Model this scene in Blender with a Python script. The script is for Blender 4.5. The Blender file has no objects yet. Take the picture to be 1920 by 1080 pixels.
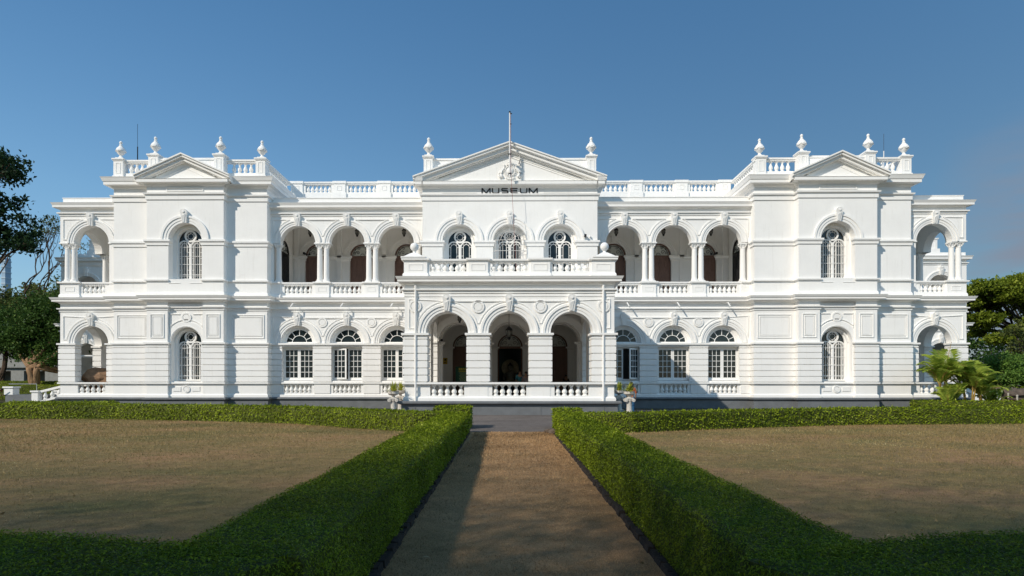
import bpy, bmesh, math, random
import numpy as np
from mathutils import Vector, Matrix, noise
R_ = math.radians
random.seed(7); RNG = np.random.default_rng(11)
SC = bpy.context.scene
COL = SC.collection

# ---------------------------------------------------------------- camera
CAMX, CAMY, CAMZ = 0.13, -39.7, 1.6
cd = bpy.data.cameras.new("camera"); cam = bpy.data.objects.new("camera", cd); COL.objects.link(cam)
cam.location = (CAMX, CAMY, CAMZ); cam.rotation_euler = (R_(90), 0, R_(0.6))
cd.sensor_fit = 'HORIZONTAL'; cd.sensor_width = 36.0; cd.lens = 36.0 * 1200 / 1920
cd.shift_x = 0.0066; cd.shift_y = 0.0922
cd.clip_start = 0.1; cd.clip_end = 3000
SC.camera = cam
# ---------------------------------------------------------------- sky and sun
SUN_AZ, SUN_EL = R_(225), R_(34)
w = bpy.data.worlds.new("World"); SC.world = w; w.use_nodes = True
nt = w.node_tree; nt.nodes.clear()
out = nt.nodes.new('ShaderNodeOutputWorld'); bg = nt.nodes.new('ShaderNodeBackground')
sky = nt.nodes.new('ShaderNodeTexSky'); sky.sky_type = 'NISHITA'; sky.sun_disc = False
sky.sun_elevation = SUN_EL; sky.sun_rotation = R_(135)
sky.air_density = 1.0; sky.dust_density = 0.5; sky.ozone_density = 2.2; sky.altitude = 0
bg.inputs['Strength'].default_value = 0.10
# thin cirrus veil low on the right of the sky
tc = nt.nodes.new('ShaderNodeTexCoord'); mp = nt.nodes.new('ShaderNodeMapping')
mp.inputs['Scale'].default_value = (1.2, 1.2, 5.0); mp.inputs['Rotation'].default_value = (0.0, R_(-14), 0.0)
nz = nt.nodes.new('ShaderNodeTexNoise'); nz.inputs['Scale'].default_value = 1.7; nz.inputs['Detail'].default_value = 7; nz.inputs['Roughness'].default_value = 0.55
sx = nt.nodes.new('ShaderNodeSeparateXYZ')
rx = nt.nodes.new('ShaderNodeMapRange'); rx.inputs[1].default_value = 0.53; rx.inputs[2].default_value = 0.61
rz = nt.nodes.new('ShaderNodeMapRange'); rz.inputs[1].default_value = 0.33; rz.inputs[2].default_value = 0.24
rn = nt.nodes.new('ShaderNodeMapRange'); rn.inputs[1].default_value = 0.42; rn.inputs[2].default_value = 0.54
m1 = nt.nodes.new('ShaderNodeMath'); m1.operation = 'MULTIPLY'; m2 = nt.nodes.new('ShaderNodeMath'); m2.operation = 'MULTIPLY'
m3 = nt.nodes.new('ShaderNodeMath'); m3.operation = 'MULTIPLY'; m3.inputs[1].default_value = 0.9
mx = nt.nodes.new('ShaderNodeMix'); mx.data_type = 'RGBA'
mx.inputs[7].default_value = (2.35, 2.75, 3.5, 1)
L = nt.links.new
L(tc.outputs['Generated'], mp.inputs['Vector']); L(mp.outputs[0], nz.inputs['Vector']); L(tc.outputs['Generated'], sx.inputs[0])
L(sx.outputs['X'], rx.inputs[0]); L(sx.outputs['Z'], rz.inputs[0]); L(nz.outputs['Fac'], rn.inputs[0])
L(rx.outputs[0], m1.inputs[0]); L(rz.outputs[0], m1.inputs[1]); L(m1.outputs[0], m2.inputs[0]); L(rn.outputs[0], m2.inputs[1])
L(m2.outputs[0], m3.inputs[0]); L(m3.outputs[0], mx.inputs[0])
hs = nt.nodes.new('ShaderNodeHueSaturation'); hs.inputs['Saturation'].default_value = 0.95; hs.inputs['Value'].default_value = 1.0
cr = nt.nodes.new('ShaderNodeValToRGB'); els = cr.color_ramp.elements
els[0].position = 0.0; els[0].color = (.62, .66, .70, 1); els[1].position = 0.6; els[1].color = (.53, 1.12, 1.36, 1)
e_ = els.new(.25); e_.color = (.68, .97, 1.04, 1)
vm_ = nt.nodes.new('ShaderNodeVectorMath'); vm_.operation = 'MULTIPLY'
L(sx.outputs['Z'], cr.inputs[0]); L(sky.outputs[0], vm_.inputs[0]); L(cr.outputs[0], vm_.inputs[1]); L(vm_.outputs[0], hs.inputs['Color']); L(hs.outputs[0], mx.inputs[6]); L(mx.outputs[2], bg.inputs['Color']); L(bg.outputs[0], out.inputs[0])
sd = bpy.data.lights.new("sun", 'SUN'); sun = bpy.data.objects.new("sun", sd); COL.objects.link(sun)
sd.energy = 3.95; sd.angle = R_(0.53); sd.color = (1.0, 0.92, 0.80)
sdir = Vector((math.sin(SUN_AZ) * math.cos(SUN_EL), math.cos(SUN_AZ) * math.cos(SUN_EL), math.sin(SUN_EL)))
sun.rotation_euler = sdir.to_track_quat('Z', 'Y').to_euler(); sun.location = sdir * 80
SC.view_settings.view_transform = 'Standard'; SC.view_settings.look = 'None'
try:
    SC.cycles.max_bounces = 16; SC.cycles.diffuse_bounces = 10
except Exception: pass
SC.view_settings.exposure = 0.0; SC.view_settings.gamma = 1.0

# ---------------------------------------------------------------- materials
MATS = {}
def mat(name, col, rough=0.7, var=0.0, scale=3.0, metal=0.0, bump=0.0, bscale=40.0, col2=None, stretch=None, spec=0.3, streak=0.0):
    if name in MATS: return MATS[name]
    m = bpy.data.materials.new(name); m.use_nodes = True; n = m.node_tree; b = n.nodes['Principled BSDF']
    b.inputs['Roughness'].default_value = rough; b.inputs['Metallic'].default_value = metal
    b.inputs['Specular IOR Level'].default_value = spec
    b.inputs['Base Color'].default_value = (*col, 1)
    g = n.nodes.new('ShaderNodeNewGeometry')
    if var > 0 or col2:
        mp = n.nodes.new('ShaderNodeMapping'); n.links.new(g.outputs['Position'], mp.inputs[0])
        if stretch: mp.inputs['Scale'].default_value = stretch
        t = n.nodes.new('ShaderNodeTexNoise'); t.inputs['Scale'].default_value = scale; t.inputs['Detail'].default_value = 6; t.inputs['Roughness'].default_value = 0.62
        n.links.new(mp.outputs[0], t.inputs['Vector'])
        r = n.nodes.new('ShaderNodeValToRGB'); c2 = col2 or tuple(c * (1 - var) for c in col)
        r.color_ramp.elements[0].position = 0.32; r.color_ramp.elements[0].color = (*c2, 1)
        r.color_ramp.elements[1].position = 0.66; r.color_ramp.elements[1].color = (*col, 1)
        n.links.new(t.outputs['Fac'], r.inputs[0])
        last = r.outputs[0]
        if streak:
            mp2 = n.nodes.new('ShaderNodeMapping'); mp2.inputs['Scale'].default_value = (5.0, 5.0, 0.35); n.links.new(g.outputs['Position'], mp2.inputs[0])
            t2 = n.nodes.new('ShaderNodeTexNoise'); t2.inputs['Scale'].default_value = 1.4; t2.inputs['Detail'].default_value = 8; t2.inputs['Roughness'].default_value = 0.7
            n.links.new(mp2.outputs[0], t2.inputs['Vector'])
            r2 = n.nodes.new('ShaderNodeMapRange'); r2.inputs[1].default_value = 0.55; r2.inputs[2].default_value = 0.8; r2.inputs[3].default_value = 0; r2.inputs[4].default_value = streak
            n.links.new(t2.outputs['Fac'], r2.inputs[0])
            mm = n.nodes.new('ShaderNodeMix'); mm.data_type = 'RGBA'; mm.inputs[7].default_value = (col[0] * .62, col[1] * .6, col[2] * .54, 1)
            n.links.new(r2.outputs[0], mm.inputs[0]); n.links.new(last, mm.inputs[6]); last = mm.outputs[2]
        n.links.new(last, b.inputs['Base Color'])
    if bump > 0:
        t = n.nodes.new('ShaderNodeTexNoise'); t.inputs['Scale'].default_value = bscale; t.inputs['Detail'].default_value = 4
        n.links.new(g.outputs['Position'], t.inputs['Vector'])
        bp = n.nodes.new('ShaderNodeBump'); bp.inputs['Strength'].default_value = bump; bp.inputs['Distance'].default_value = 0.05
        n.links.new(t.outputs['Fac'], bp.inputs['Height']); n.links.new(bp.outputs[0], b.inputs['Normal'])
    MATS[name] = m; return m
def leafmat(name, c1, c2, c3=None, trans=0.3, patch=0.5):
    if name in MATS: return MATS[name]
    m = bpy.data.materials.new(name); m.use_nodes = True; n = m.node_tree; n.nodes.clear()
    o = n.nodes.new('ShaderNodeOutputMaterial'); g = n.nodes.new('ShaderNodeNewGeometry')
    r = n.nodes.new('ShaderNodeValToRGB'); r.color_ramp.elements[0].color = (*c1, 1); r.color_ramp.elements[1].color = (*c2, 1)
    if c3:
        e = r.color_ramp.elements.new(0.93); e.color = (*c2, 1); r.color_ramp.elements[-1].color = (*c3, 1)
    t = n.nodes.new('ShaderNodeTexNoise'); t.inputs['Scale'].default_value = patch; t.inputs['Detail'].default_value = 3
    n.links.new(g.outputs['Position'], t.inputs['Vector'])
    a = n.nodes.new('ShaderNodeMath'); a.operation = 'MULTIPLY_ADD'; a.inputs[1].default_value = 0.75
    s = n.nodes.new('ShaderNodeMath'); s.operation = 'MULTIPLY_ADD'; s.inputs[1].default_value = 1.2; s.inputs[2].default_value = -0.48
    n.links.new(t.outputs['Fac'], s.inputs[0]); n.links.new(g.outputs['Random Per Island'], a.inputs[0]); n.links.new(s.outputs[0], a.inputs[2])
    n.links.new(a.outputs[0], r.inputs[0])
    d = n.nodes.new('ShaderNodeBsdfPrincipled'); d.inputs['Roughness'].default_value = 0.5; d.inputs['Specular IOR Level'].default_value = 0.15
    tr = n.nodes.new('ShaderNodeBsdfTranslucent'); mi = n.nodes.new('ShaderNodeMixShader'); mi.inputs[0].default_value = trans
    n.links.new(r.outputs[0], d.inputs['Base Color']); n.links.new(r.outputs[0], tr.inputs['Color'])
    n.links.new(d.outputs[0], mi.inputs[1]); n.links.new(tr.outputs[0], mi.inputs[2]); n.links.new(mi.outputs[0], o.inputs[0])
    MATS[name] = m; return m
WHITE = mat('white_limewash', (.86, .85, .825), .75, var=.05, scale=.9, bump=.12, bscale=18, streak=.34)
GREY = mat('grey_plinth_paint', (.17, .18, .19), .6, var=.22, scale=2.2, bump=.1, streak=.3)
GLASS = mat('window_glass', (.014, .022, .026), .08, spec=.55, var=.3, scale=1.3)
FANG = mat('fanlight_glass', (.62, .64, .60), .5, var=.15, scale=6)
WOOD = mat('brown_door_wood', (.20, .12, .095), .5, var=.3, scale=6, stretch=(3, 3, .5))
IRON = mat('dark_iron', (.012, .012, .014), .5)
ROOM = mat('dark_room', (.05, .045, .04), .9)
FLOOR = mat('floor_tile', (.52, .44, .37), .6, var=.1)
STONE = mat('pale_stone', (.62, .58, .52), .8, var=.25, scale=9, bump=.3, bscale=30)

# ---------------------------------------------------------------- mesh builder
class MB:
    def __init__(s, sx=1, T=None): s.v = []; s.f = []; s.sx = sx; s.T = T
    def add(s, vs, fs):
        o = len(s.v)
        for p in vs:
            if s.T: p = s.T(*p)
            s.v.append((s.sx * p[0], p[1], p[2]))
        s.f += [tuple(o + i for i in f) for f in fs]
    def box(s, x0, x1, y0, y1, z0, z1):
        s.add([(x, y, z) for z in (z0, z1) for y in (y0, y1) for x in (x0, x1)],
              [(0, 2, 3, 1), (4, 5, 7, 6), (0, 1, 5, 4), (2, 6, 7, 3), (0, 4, 6, 2), (1, 3, 7, 5)])
    def prism(s, poly, y0, y1):
        n = len(poly)
        s.add([(x, y0, z) for x, z in poly] + [(x, y1, z) for x, z in poly],
              [tuple(range(n)), tuple(range(2 * n - 1, n - 1, -1))] + [(i, (i + 1) % n, n + (i + 1) % n, n + i) for i in range(n)])
    def sweep(s, prof, path, closed=False, caps=True):
        n = len(path); k = len(prof); vs = []
        def nrm(a, b):
            dx, dy = b[0] - a[0], b[1] - a[1]; l = math.hypot(dx, dy); return (dy / l, -dx / l)
        for i in range(n):
            n1 = nrm(path[i - 1], path[i]) if (i > 0 or closed) else None
            n2 = nrm(path[i], path[(i + 1) % n]) if (i < n - 1 or closed) else None
            if n1 is None: m = n2
            elif n2 is None: m = n1
            else:
                d = 1 + n1[0] * n2[0] + n1[1] * n2[1]; m = ((n1[0] + n2[0]) / d, (n1[1] + n2[1]) / d)
            for o, z in prof: vs.append((path[i][0] + m[0] * o, path[i][1] + m[1] * o, z))
        fs = []
        for i in range(n if closed else n - 1):
            j = (i + 1) % n
            for a in range(k - 1): fs.append((i * k + a, j * k + a, j * k + a + 1, i * k + a + 1))
        if caps and not closed:
            fs.append(tuple(range(k))); fs.append(tuple((n - 1) * k + a for a in range(k - 1, -1, -1)))
        s.add(vs, fs)
    def wall(s, x0, x1, z0, z1, yf, yb, ops=(), seg=20):
        def rect(a, b, c, d):
            s.add([(a, yf, c), (b, yf, c), (b, yf, d), (a, yf, d), (a, yb, c), (b, yb, c), (b, yb, d), (a, yb, d)], [(0, 1, 2, 3), (7, 6, 5, 4)])
        def sof(pts):
            n = len(pts)
            s.add([(x, yf, z) for x, z in pts] + [(x, yb, z) for x, z in pts], [(i, n + i, n + i + 1, i + 1) for i in range(n - 1)])
        x = x0
        for o in sorted(ops, key=lambda o: o['c']):
            a, b = o['c'] - o['r'], o['c'] + o['r']
            if a > x: rect(x, a, z0, z1)
            ob = o.get('z0', z0)
            if ob > z0: rect(a, b, z0, ob); sof([(a, ob), (b, ob)])
            if o.get('arch', True):
                pts = [(o['c'] - o['r'] * math.cos(math.pi * i / seg), o['zs'] + o['r'] * math.sin(math.pi * i / seg)) for i in range(seg + 1)]
                for p, q in zip(pts, pts[1:]):
                    s.add([(p[0], yf, p[1]), (q[0], yf, q[1]), (q[0], yf, z1), (p[0], yf, z1), (p[0], yb, p[1]), (q[0], yb, q[1]), (q[0], yb, z1), (p[0], yb, z1)], [(0, 1, 2, 3), (7, 6, 5, 4)])
                sof([(a, ob)] + pts + [(b, ob)])
            else:
                if o['zs'] < z1: rect(a, b, o['zs'], z1)
                sof([(a, ob), (a, o['zs']), (b, o['zs']), (b, ob)])
            x = b
        if x < x1: rect(x, x1, z0, z1)
        s.add([(x0, yf, z1), (x1, yf, z1), (x1, yb, z1), (x0, yb, z1)], [(0, 1, 2, 3)])
        s.add([(x0, yf, z0), (x0, yb, z0), (x0, yb, z1), (x0, yf, z1)], [(0, 1, 2, 3)])
        s.add([(x1, yf, z0), (x1, yb, z0), (x1, yb, z1), (x1, yf, z1)], [(0, 1, 2, 3)])
    def ring(s, cx, cz, r0, r1, yf, yb, a0=0, a1=math.pi, seg=28):
        full = abs(a1 - a0) > 6.28
        vs = []; fs = []
        for i in range(seg + 1):
            a = a0 + (a1 - a0) * i / seg; c, sn = math.cos(a), math.sin(a)
            vs += [(cx + r0 * c, yf, cz + r0 * sn), (cx + r1 * c, yf, cz + r1 * sn), (cx + r1 * c, yb, cz + r1 * sn), (cx + r0 * c, yb, cz + r0 * sn)]
        for i in range(seg):
            for a in range(4): fs.append((i * 4 + a, i * 4 + (a + 1) % 4, i * 4 + 4 + (a + 1) % 4, i * 4 + 4 + a))
        if not full: fs += [(0, 1, 2, 3), tuple(seg * 4 + a for a in (3, 2, 1, 0))]
        s.add(vs, fs)
    def archivolt(s, cx, cz, r0, r1, y, d=.07):
        s.ring(cx, cz, r0, r0 + (r1 - r0) * .30, y - d * .35, y + .02)
        s.ring(cx, cz, r0 + (r1 - r0) * .33, r0 + (r1 - r0) * .72, y - d * .7, y + .02)
        s.ring(cx, cz, r0 + (r1 - r0) * .72, r1, y - d * 1.3, y + .02)
    def disc(s, cx, cz, r, yf, yb, seg=20):
        s.prism([(cx + r * math.cos(2 * math.pi * i / seg), cz + r * math.sin(2 * math.pi * i / seg)) for i in range(seg)], yf, yb)
    def ribbon(s, pts, w, yf, yb, closed=False):
        n = len(pts); L_ = []; R2 = []
        for i in range(n):
            p = pts[i]; a = pts[i - 1] if (i > 0 or closed) else None; b = pts[(i + 1) % n] if (i < n - 1 or closed) else None
            def nn(u, v):
                dx, dz = v[0] - u[0], v[1] - u[1]; l = math.hypot(dx, dz) or 1; return (-dz / l, dx / l)
            if a is None: m = nn(p, b)
            elif b is None: m = nn(a, p)
            else:
                q, r = nn(a, p), nn(p, b); d = max(.35, 1 + q[0] * r[0] + q[1] * r[1]); m = ((q[0] + r[0]) / d, (q[1] + r[1]) / d)
            L_.append((p[0] + m[0] * w / 2, p[1] + m[1] * w / 2)); R2.append((p[0] - m[0] * w / 2, p[1] - m[1] * w / 2))
        vs = []
        for l, r in zip(L_, R2): vs += [(l[0], yf, l[1]), (r[0], yf, r[1]), (r[0], yb, r[1]), (l[0], yb, l[1])]
        fs = []
        for i in range(n if closed else n - 1):
            j = (i + 1) % n
            for a in range(4): fs.append((i * 4 + a, i * 4 + (a + 1) % 4, j * 4 + (a + 1) % 4, j * 4 + a))
        if not closed: fs += [(0, 1, 2, 3), tuple((n - 1) * 4 + a for a in (3, 2, 1, 0))]
        s.add(vs, fs)
    def frame(s, x0, x1, z0, z1, w, yf, yb): s.ribbon([(x0, z0), (x1, z0), (x1, z1), (x0, z1)], w, yf, yb, True)
    def lathe(s, prof, x=0, y=0, z=0, n=16):
        k = len(prof); vs = []; fs = []
        for r, h in prof:
            for i in range(n):
                a = 2 * math.pi * i / n; vs.append((x + r * math.cos(a), y + r * math.sin(a), z + h))
        for j in range(k - 1):
            for i in range(n): fs.append((j * n + i, j * n + (i + 1) % n, (j + 1) * n + (i + 1) % n, (j + 1) * n + i))
        fs.append(tuple(range(n - 1, -1, -1))); fs.append(tuple((k - 1) * n + i for i in range(n)))
        s.add(vs, fs)
    def tube(s, pts, r, n=6, r1=None):
        pts = [Vector(p) for p in pts]; k = len(pts); vs = []; fs = []
        r1 = r if r1 is None else r1
        for i, p in enumerate(pts):
            d = (pts[min(i + 1, k - 1)] - pts[max(i - 1, 0)])
            if d.length < 1e-6: d = Vector((0, 0, 1))
            d.normalize(); u = d.cross(Vector((0, 0, 1)))
            if u.length < .05: u = d.cross(Vector((1, 0, 0)))
            u.normalize(); v = d.cross(u); rr = r + (r1 - r) * i / max(1, k - 1)
            for j in range(n):
                a = 2 * math.pi * j / n; q = p + u * (rr * math.cos(a)) + v * (rr * math.sin(a)); vs.append(tuple(q))
        for i in range(k - 1):
            for j in range(n): fs.append((i * n + j, i * n + (j + 1) % n, (i + 1) * n + (j + 1) % n, (i + 1) * n + j))
        fs += [tuple(range(n - 1, -1, -1)), tuple((k - 1) * n + j for j in range(n))]
        s.add(vs, fs)
    def ball(s, x, y, z, r, sx=1, sy=1, sz=1, n=12):
        k = n // 2
        vs = [(x, y, z - r * sz)]; fs = []
        for j in range(1, k):
            t = math.pi * j / k
            for i in range(n):
                a = 2 * math.pi * i / n; vs.append((x + r * sx * math.sin(t) * math.cos(a), y + r * sy * math.sin(t) * math.sin(a), z - r * sz * math.cos(t)))
        vs.append((x, y, z + r * sz)); e = len(vs) - 1
        for i in range(n): fs.append((0, 1 + (i + 1) % n, 1 + i)); fs.append((e, e - n + i, e - n + (i + 1) % n))
        for j in range(k - 2):
            for i in range(n): fs.append((1 + j * n + i, 1 + j * n + (i + 1) % n, 1 + (j + 1) * n + (i + 1) % n, 1 + (j + 1) * n + i))
        s.add(vs, fs)
    def mesh(s, name, m, smooth=False):
        me = bpy.data.meshes.new(name); me.from_pydata(s.v, [], s.f); me.materials.append(m)
        b = bmesh.new(); b.from_mesh(me); bmesh.ops.recalc_face_normals(b, faces=b.faces); b.to_mesh(me); b.free()
        if smooth:
            me.polygons.foreach_set('use_smooth', [True] * len(me.polygons))
            if smooth == 2:
                b = bmesh.new(); b.from_mesh(me)
                for e in b.edges:
                    if len(e.link_faces) == 2 and e.calc_face_angle() > .6: e.smooth = False
                b.to_mesh(me); b.free()
        return me
    def build(s, name, m, parent=None, smooth=False, loc=None):
        o = bpy.data.objects.new(name, s.mesh(name, m, smooth)); COL.objects.link(o)
        if parent: o.parent = parent
        if loc: o.location = loc
        return o
def tag(o, label=None, cat=None, group=None, kind=None):
    if label: o['label'] = label
    if cat: o['category'] = cat
    if group: o['group'] = group
    if kind: o['kind'] = kind
    return o
def thing(name, label, cat, loc=(0, 0, 0), rz=0, group=None):
    o = bpy.data.objects.new(name, None); COL.objects.link(o); o.location = loc; o.rotation_euler = (0, 0, rz); o.empty_display_size = .2
    return tag(o, label, cat, group)
def inst(me, name, parent=None, loc=(0, 0, 0), scale=(1, 1, 1), rz=0):
    o = bpy.data.objects.new(name, me); COL.objects.link(o); o.location = loc; o.scale = scale; o.rotation_euler = (0, 0, rz)
    if parent: o.parent = parent
    return o
def copy_tree(o, parent=None):
    c = o.copy(); COL.objects.link(c)
    if parent: c.parent = parent
    for ch in list(o.children): copy_tree(ch, c)
    return c
# ================================================================ MUSEUM
B = thing('museum_building', 'long white two storey colonial museum with pediments, arcades and balustraded roofline behind the lawns', 'museum')
def P(name, mb, m=None, parent=None, smooth=False): return mb.build(name, m or WHITE, parent or B, smooth)
MOD = 3.07
PL = [(.08, -.02), (.08, .50), (.13, .53), (.20, .57), (.20, .64), (.15, .69), (-.06, .69)]
BASE = [(.07, .69), (.07, .82), (.02, .89), (-.03, .91)]
SILL = [(-.02, 1.47), (.03, 1.48), (.03, 1.51), (.12, 1.515), (.12, 1.60), (-.05, 1.61)]
IMP = [(-.02, 3.83), (.05, 3.84), (.05, 3.92), (.15, 3.93), (.15, 4.03), (-.05, 4.04)]
ARC = [(-.02, 5.98), (.05, 5.99), (.05, 6.12), (.14, 6.13), (.15, 6.2), (-.05, 6.21)]
BELT = [(-.02, 6.45), (.06, 6.50), (.12, 6.56), (.33, 6.59), (.33, 6.68), (.37, 6.72), (.43, 6.84), (-.1, 6.88)]
UBASE = [(.06, 6.88), (.06, 7.0), (.02, 7.08), (-.03, 7.1)]
USILL = [(-.02, 7.71), (.03, 7.72), (.03, 7.75), (.12, 7.755), (.12, 7.84), (-.05, 7.85)]
UIMP = [(-.02, 9.90), (.06, 9.91), (.06, 10.03), (.10, 10.10), (.14, 10.13), (.14, 10.24), (-.05, 10.25)]
TARC = [(-.02, 12.66), (.06, 12.67), (.06, 12.95), (.15, 12.97), (.17, 13.06), (-.05, 13.08)]
TCOR = [(-.02, 13.45), (.08, 13.52), (.14, 13.60), (.40, 13.63), (.40, 13.80), (.44, 13.83), (.50, 14.0), (.54, 14.08), (-.1, 14.12)]
HCOR = TCOR[:5] + [(.43, 13.82), (-.1, 13.85)]
RARC = [(-.02, 11.93), (.05, 11.94), (.05, 12.06), (.14, 12.07), (.14, 12.14), (-.05, 12.16)]
RCOR = [(-.02, 12.33), (.08, 12.38), (.30, 12.42), (.30, 12.54), (.38, 12.70), (-.1, 12.74)]
GR = [1.62, 1.95, 2.30, 2.66, 3.02, 3.38, 3.72, 3.84]
def rustprof(p=.08):
    pr = [(-.02, GR[0])]
    for a, b in zip(GR, GR[1:]): pr += [(p, a + .035), (p, b - .025), (-.01, b)]
    return pr
RUST = rustprof()
# baluster (shared mesh, the biggest hundred stand alone)
bp = [(.085, 0), (.085, .045), (.05, .06), (.06, .09), (.088, .16), (.085, .22), (.045, .33), (.036, .38), (.05, .42), (.05, .44), (.082, .455), (.082, .50)]
BAL = MB(); BAL.lathe(bp, n=12); BALME = BAL.mesh('baluster', WHITE, 2)
BALI = []; BALREST = MB()
def baluster(x, y, z, h=.5, prio=True, parent=None):
    if prio and len(BALI) < 100:
        BALI.append(inst(BALME, 'baluster', parent or B, (x, y, z), (1.5, 1.5, h / .5)))
    else:
        BALREST.lathe([(r * 1.5, hh * h / .5) for r, hh in bp], x, y, z, 8)
def balrow(x0, x1, n, y, z, h=.5, prio=True, axis='x', parent=None):
    for i in range(n):
        u = x0 + (x1 - x0) * (i + .5) / n
        baluster(*((u, y) if axis == 'x' else (y, u)), z, h, prio, parent)
# keystone (shared mesh; origin at centre of its foot on the wall face)
kb = MB()
def slab(pf, pb):
    n = len(pf); kb.add(pf + pb, [tuple(range(n)), tuple(range(2 * n - 1, n - 1, -1))] + [(i, (i + 1) % n, n + (i + 1) % n, n + i) for i in range(n)])
o_ = [(-.125, 0), (.125, 0), (.20, .62), (.20, .70), (.10, .80), (-.10, .80), (-.20, .70), (-.20, .62)]
slab([(x, -.10 - .14 * z / .8, z) for x, z in o_], [(x, .05, z) for x, z in o_])
kb.add([(-.085, -.13, .04), (.02, -.13, .04), (.10, -.22, .50), (-.10, -.22, .40), (-.085, -.08, .04), (.02, -.08, .04), (.10, -.1, .50), (-.10, -.1, .40)],
       [(0, 1, 2, 3), (4, 7, 6, 5), (0, 4, 5, 1), (1, 5, 6, 2), (2, 6, 7, 3), (3, 7, 4, 0)])
kb.disc(0, .66, .07, -.25, -.1, 12)
KEY = kb.mesh('keystone', WHITE)
def keystone(x, y, z, s=1.0): inst(KEY, 'keystone', B, (x, y, z), (s, s, s))
# urn finial
ub = MB(); ub.box(-.22, .22, -.22, .22, 0, .07)
ub.lathe([(.20, .07), (.15, .11), (.08, .17), (.075, .21), (.12, .25), (.20, .32), (.265, .41), (.28, .47), (.245, .54), (.20, .60), (.12, .67), (.085, .71), (.10, .74), (.07, .77), (.06, .80), (.088, .85), (.09, .89), (.05, .94), (.01, .96)], n=18)
for k in range(6):
    a = k * math.pi / 3; ub.ball(.262 * math.cos(a), .262 * math.sin(a), .46, .045, n=6)
    pts = [(.275 * math.cos(a + t * math.pi / 3 / 4), .275 * math.sin(a + t * math.pi / 3 / 4), .45 - .05 * math.sin(t / 4 * math.pi)) for t in range(5)]
    ub.tube(pts, .022, 4)
URN = ub.mesh('urn_finial', WHITE, 2)
def urn(x, y, z, s=1.0): inst(URN, 'urn_finial', B, (x, y, z), (s, s, s * 1.19))
def pedestal(mb, x, y, w, z0, z1, d=None):
    d = d or w; h = w / 2; e = d / 2
    mb.box(x - h - .05, x + h + .05, y - e - .05, y + e + .05, z0, z0 + .16)
    mb.box(x - h, x + h, y - e, y + e, z0 + .16, z1 - .14)
    mb.box(x - h - .04, x + h + .04, y - e - .04, y + e + .04, z1 - .14, z1 - .08)
    mb.box(x - h - .08, x + h + .08, y - e - .08, y + e + .08, z1 - .08, z1)
    mb.frame(x - h * .45, x + h * .45, z0 + .32, z1 - .28, .03, y - e - .02, y - e + .01)
# columns
cb = MB(); cb.box(-.22, .22, -.22, .22, 0, .06)
cb.lathe([(.215, .06), (.22, .10), (.19, .13), (.20, .17), (.172, .20), (.17, .5), (.165, 1.2), (.15, 1.98), (.165, 2.0), (.165, 2.03), (.15, 2.04), (.155, 2.12), (.20, 2.20), (.215, 2.22)], n=18)
for sx in (-1, 1):
    for sy in (-1, 1):
        cb.ball(sx * .165, sy * .165, 2.18, .055, n=8); cb.box(sx * .12 - .03, sx * .12 + .03, sy * .12 - .03, sy * .12 + .03, 2.06, 2.16)
cb.box(-.23, .23, -.23, .23, 2.24, 2.31); cb.box(-.20, .20, -.20, .20, 2.21, 2.24)
COLM = cb.mesh('column', WHITE, 2)
def column(x, y, z): inst(COLM, 'column', B, (x, y, z), (1, 1, 2.37 / 2.31))
def spandrel(mb, cl, cr, zc, R, zt, y, w=.05, d=.045):
    # triangular sunk panel outlined between two archivolts, zt is its top edge
    mid = (cl + cr) / 2
    def arc(c, sgn):
        pts = []; t = math.asin(min(1, (zt - zc) / R)); t1 = math.acos(min(1, (abs(mid - c) - .05) / R)) if abs(mid - c) - .05 < R else 0.12
        for i in range(9):
            a = t + (t1 - t) * i / 8; pts.append((c + sgn * R * math.cos(a), zc + R * math.sin(a)))
        return pts
    a = arc(cl, 1); b = arc(cr, -1)
    mb.ribbon(a + b[::-1], w, y - d, y + .01, True)
    mb.ribbon([(p[0], p[1]) for p in a[:1] + b[:1]], w * 1.3, y - d * 1.5, y + .01)
def halfspandrel(mb, c, sgn, xe, zc, R, zt, y, zb=None, w=.05, d=.045):
    t = math.asin(min(1, (zt - zc) / R)); t1 = math.acos(min(1, abs(xe - c) / R)) if abs(xe - c) < R else 0.15
    if zb is not None: t1 = max(t1, 0.1)
    pts = [(c + sgn * R * math.cos(t + (t1 - t) * i / 8), zc + R * math.sin(t + (t1 - t) * i / 8)) for i in range(9)]
    if zb is not None and pts[-1][1] > zb: pts.append((xe - sgn * .0, pts[-1][1]))
    elif abs(pts[-1][0] - xe) > .04: pts.append((xe, pts[-1][1]))
    mb.ribbon(pts + [(xe, zt)], w, y - d, y + .01, True)
def roundel(mb, x, z, y, r=.31):
    mb.ring(x, z, r * .72, r, y - .06, y + .01, 0, 2 * math.pi, 20); mb.disc(x, z, r * .62, y - .05, y + .01)
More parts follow.
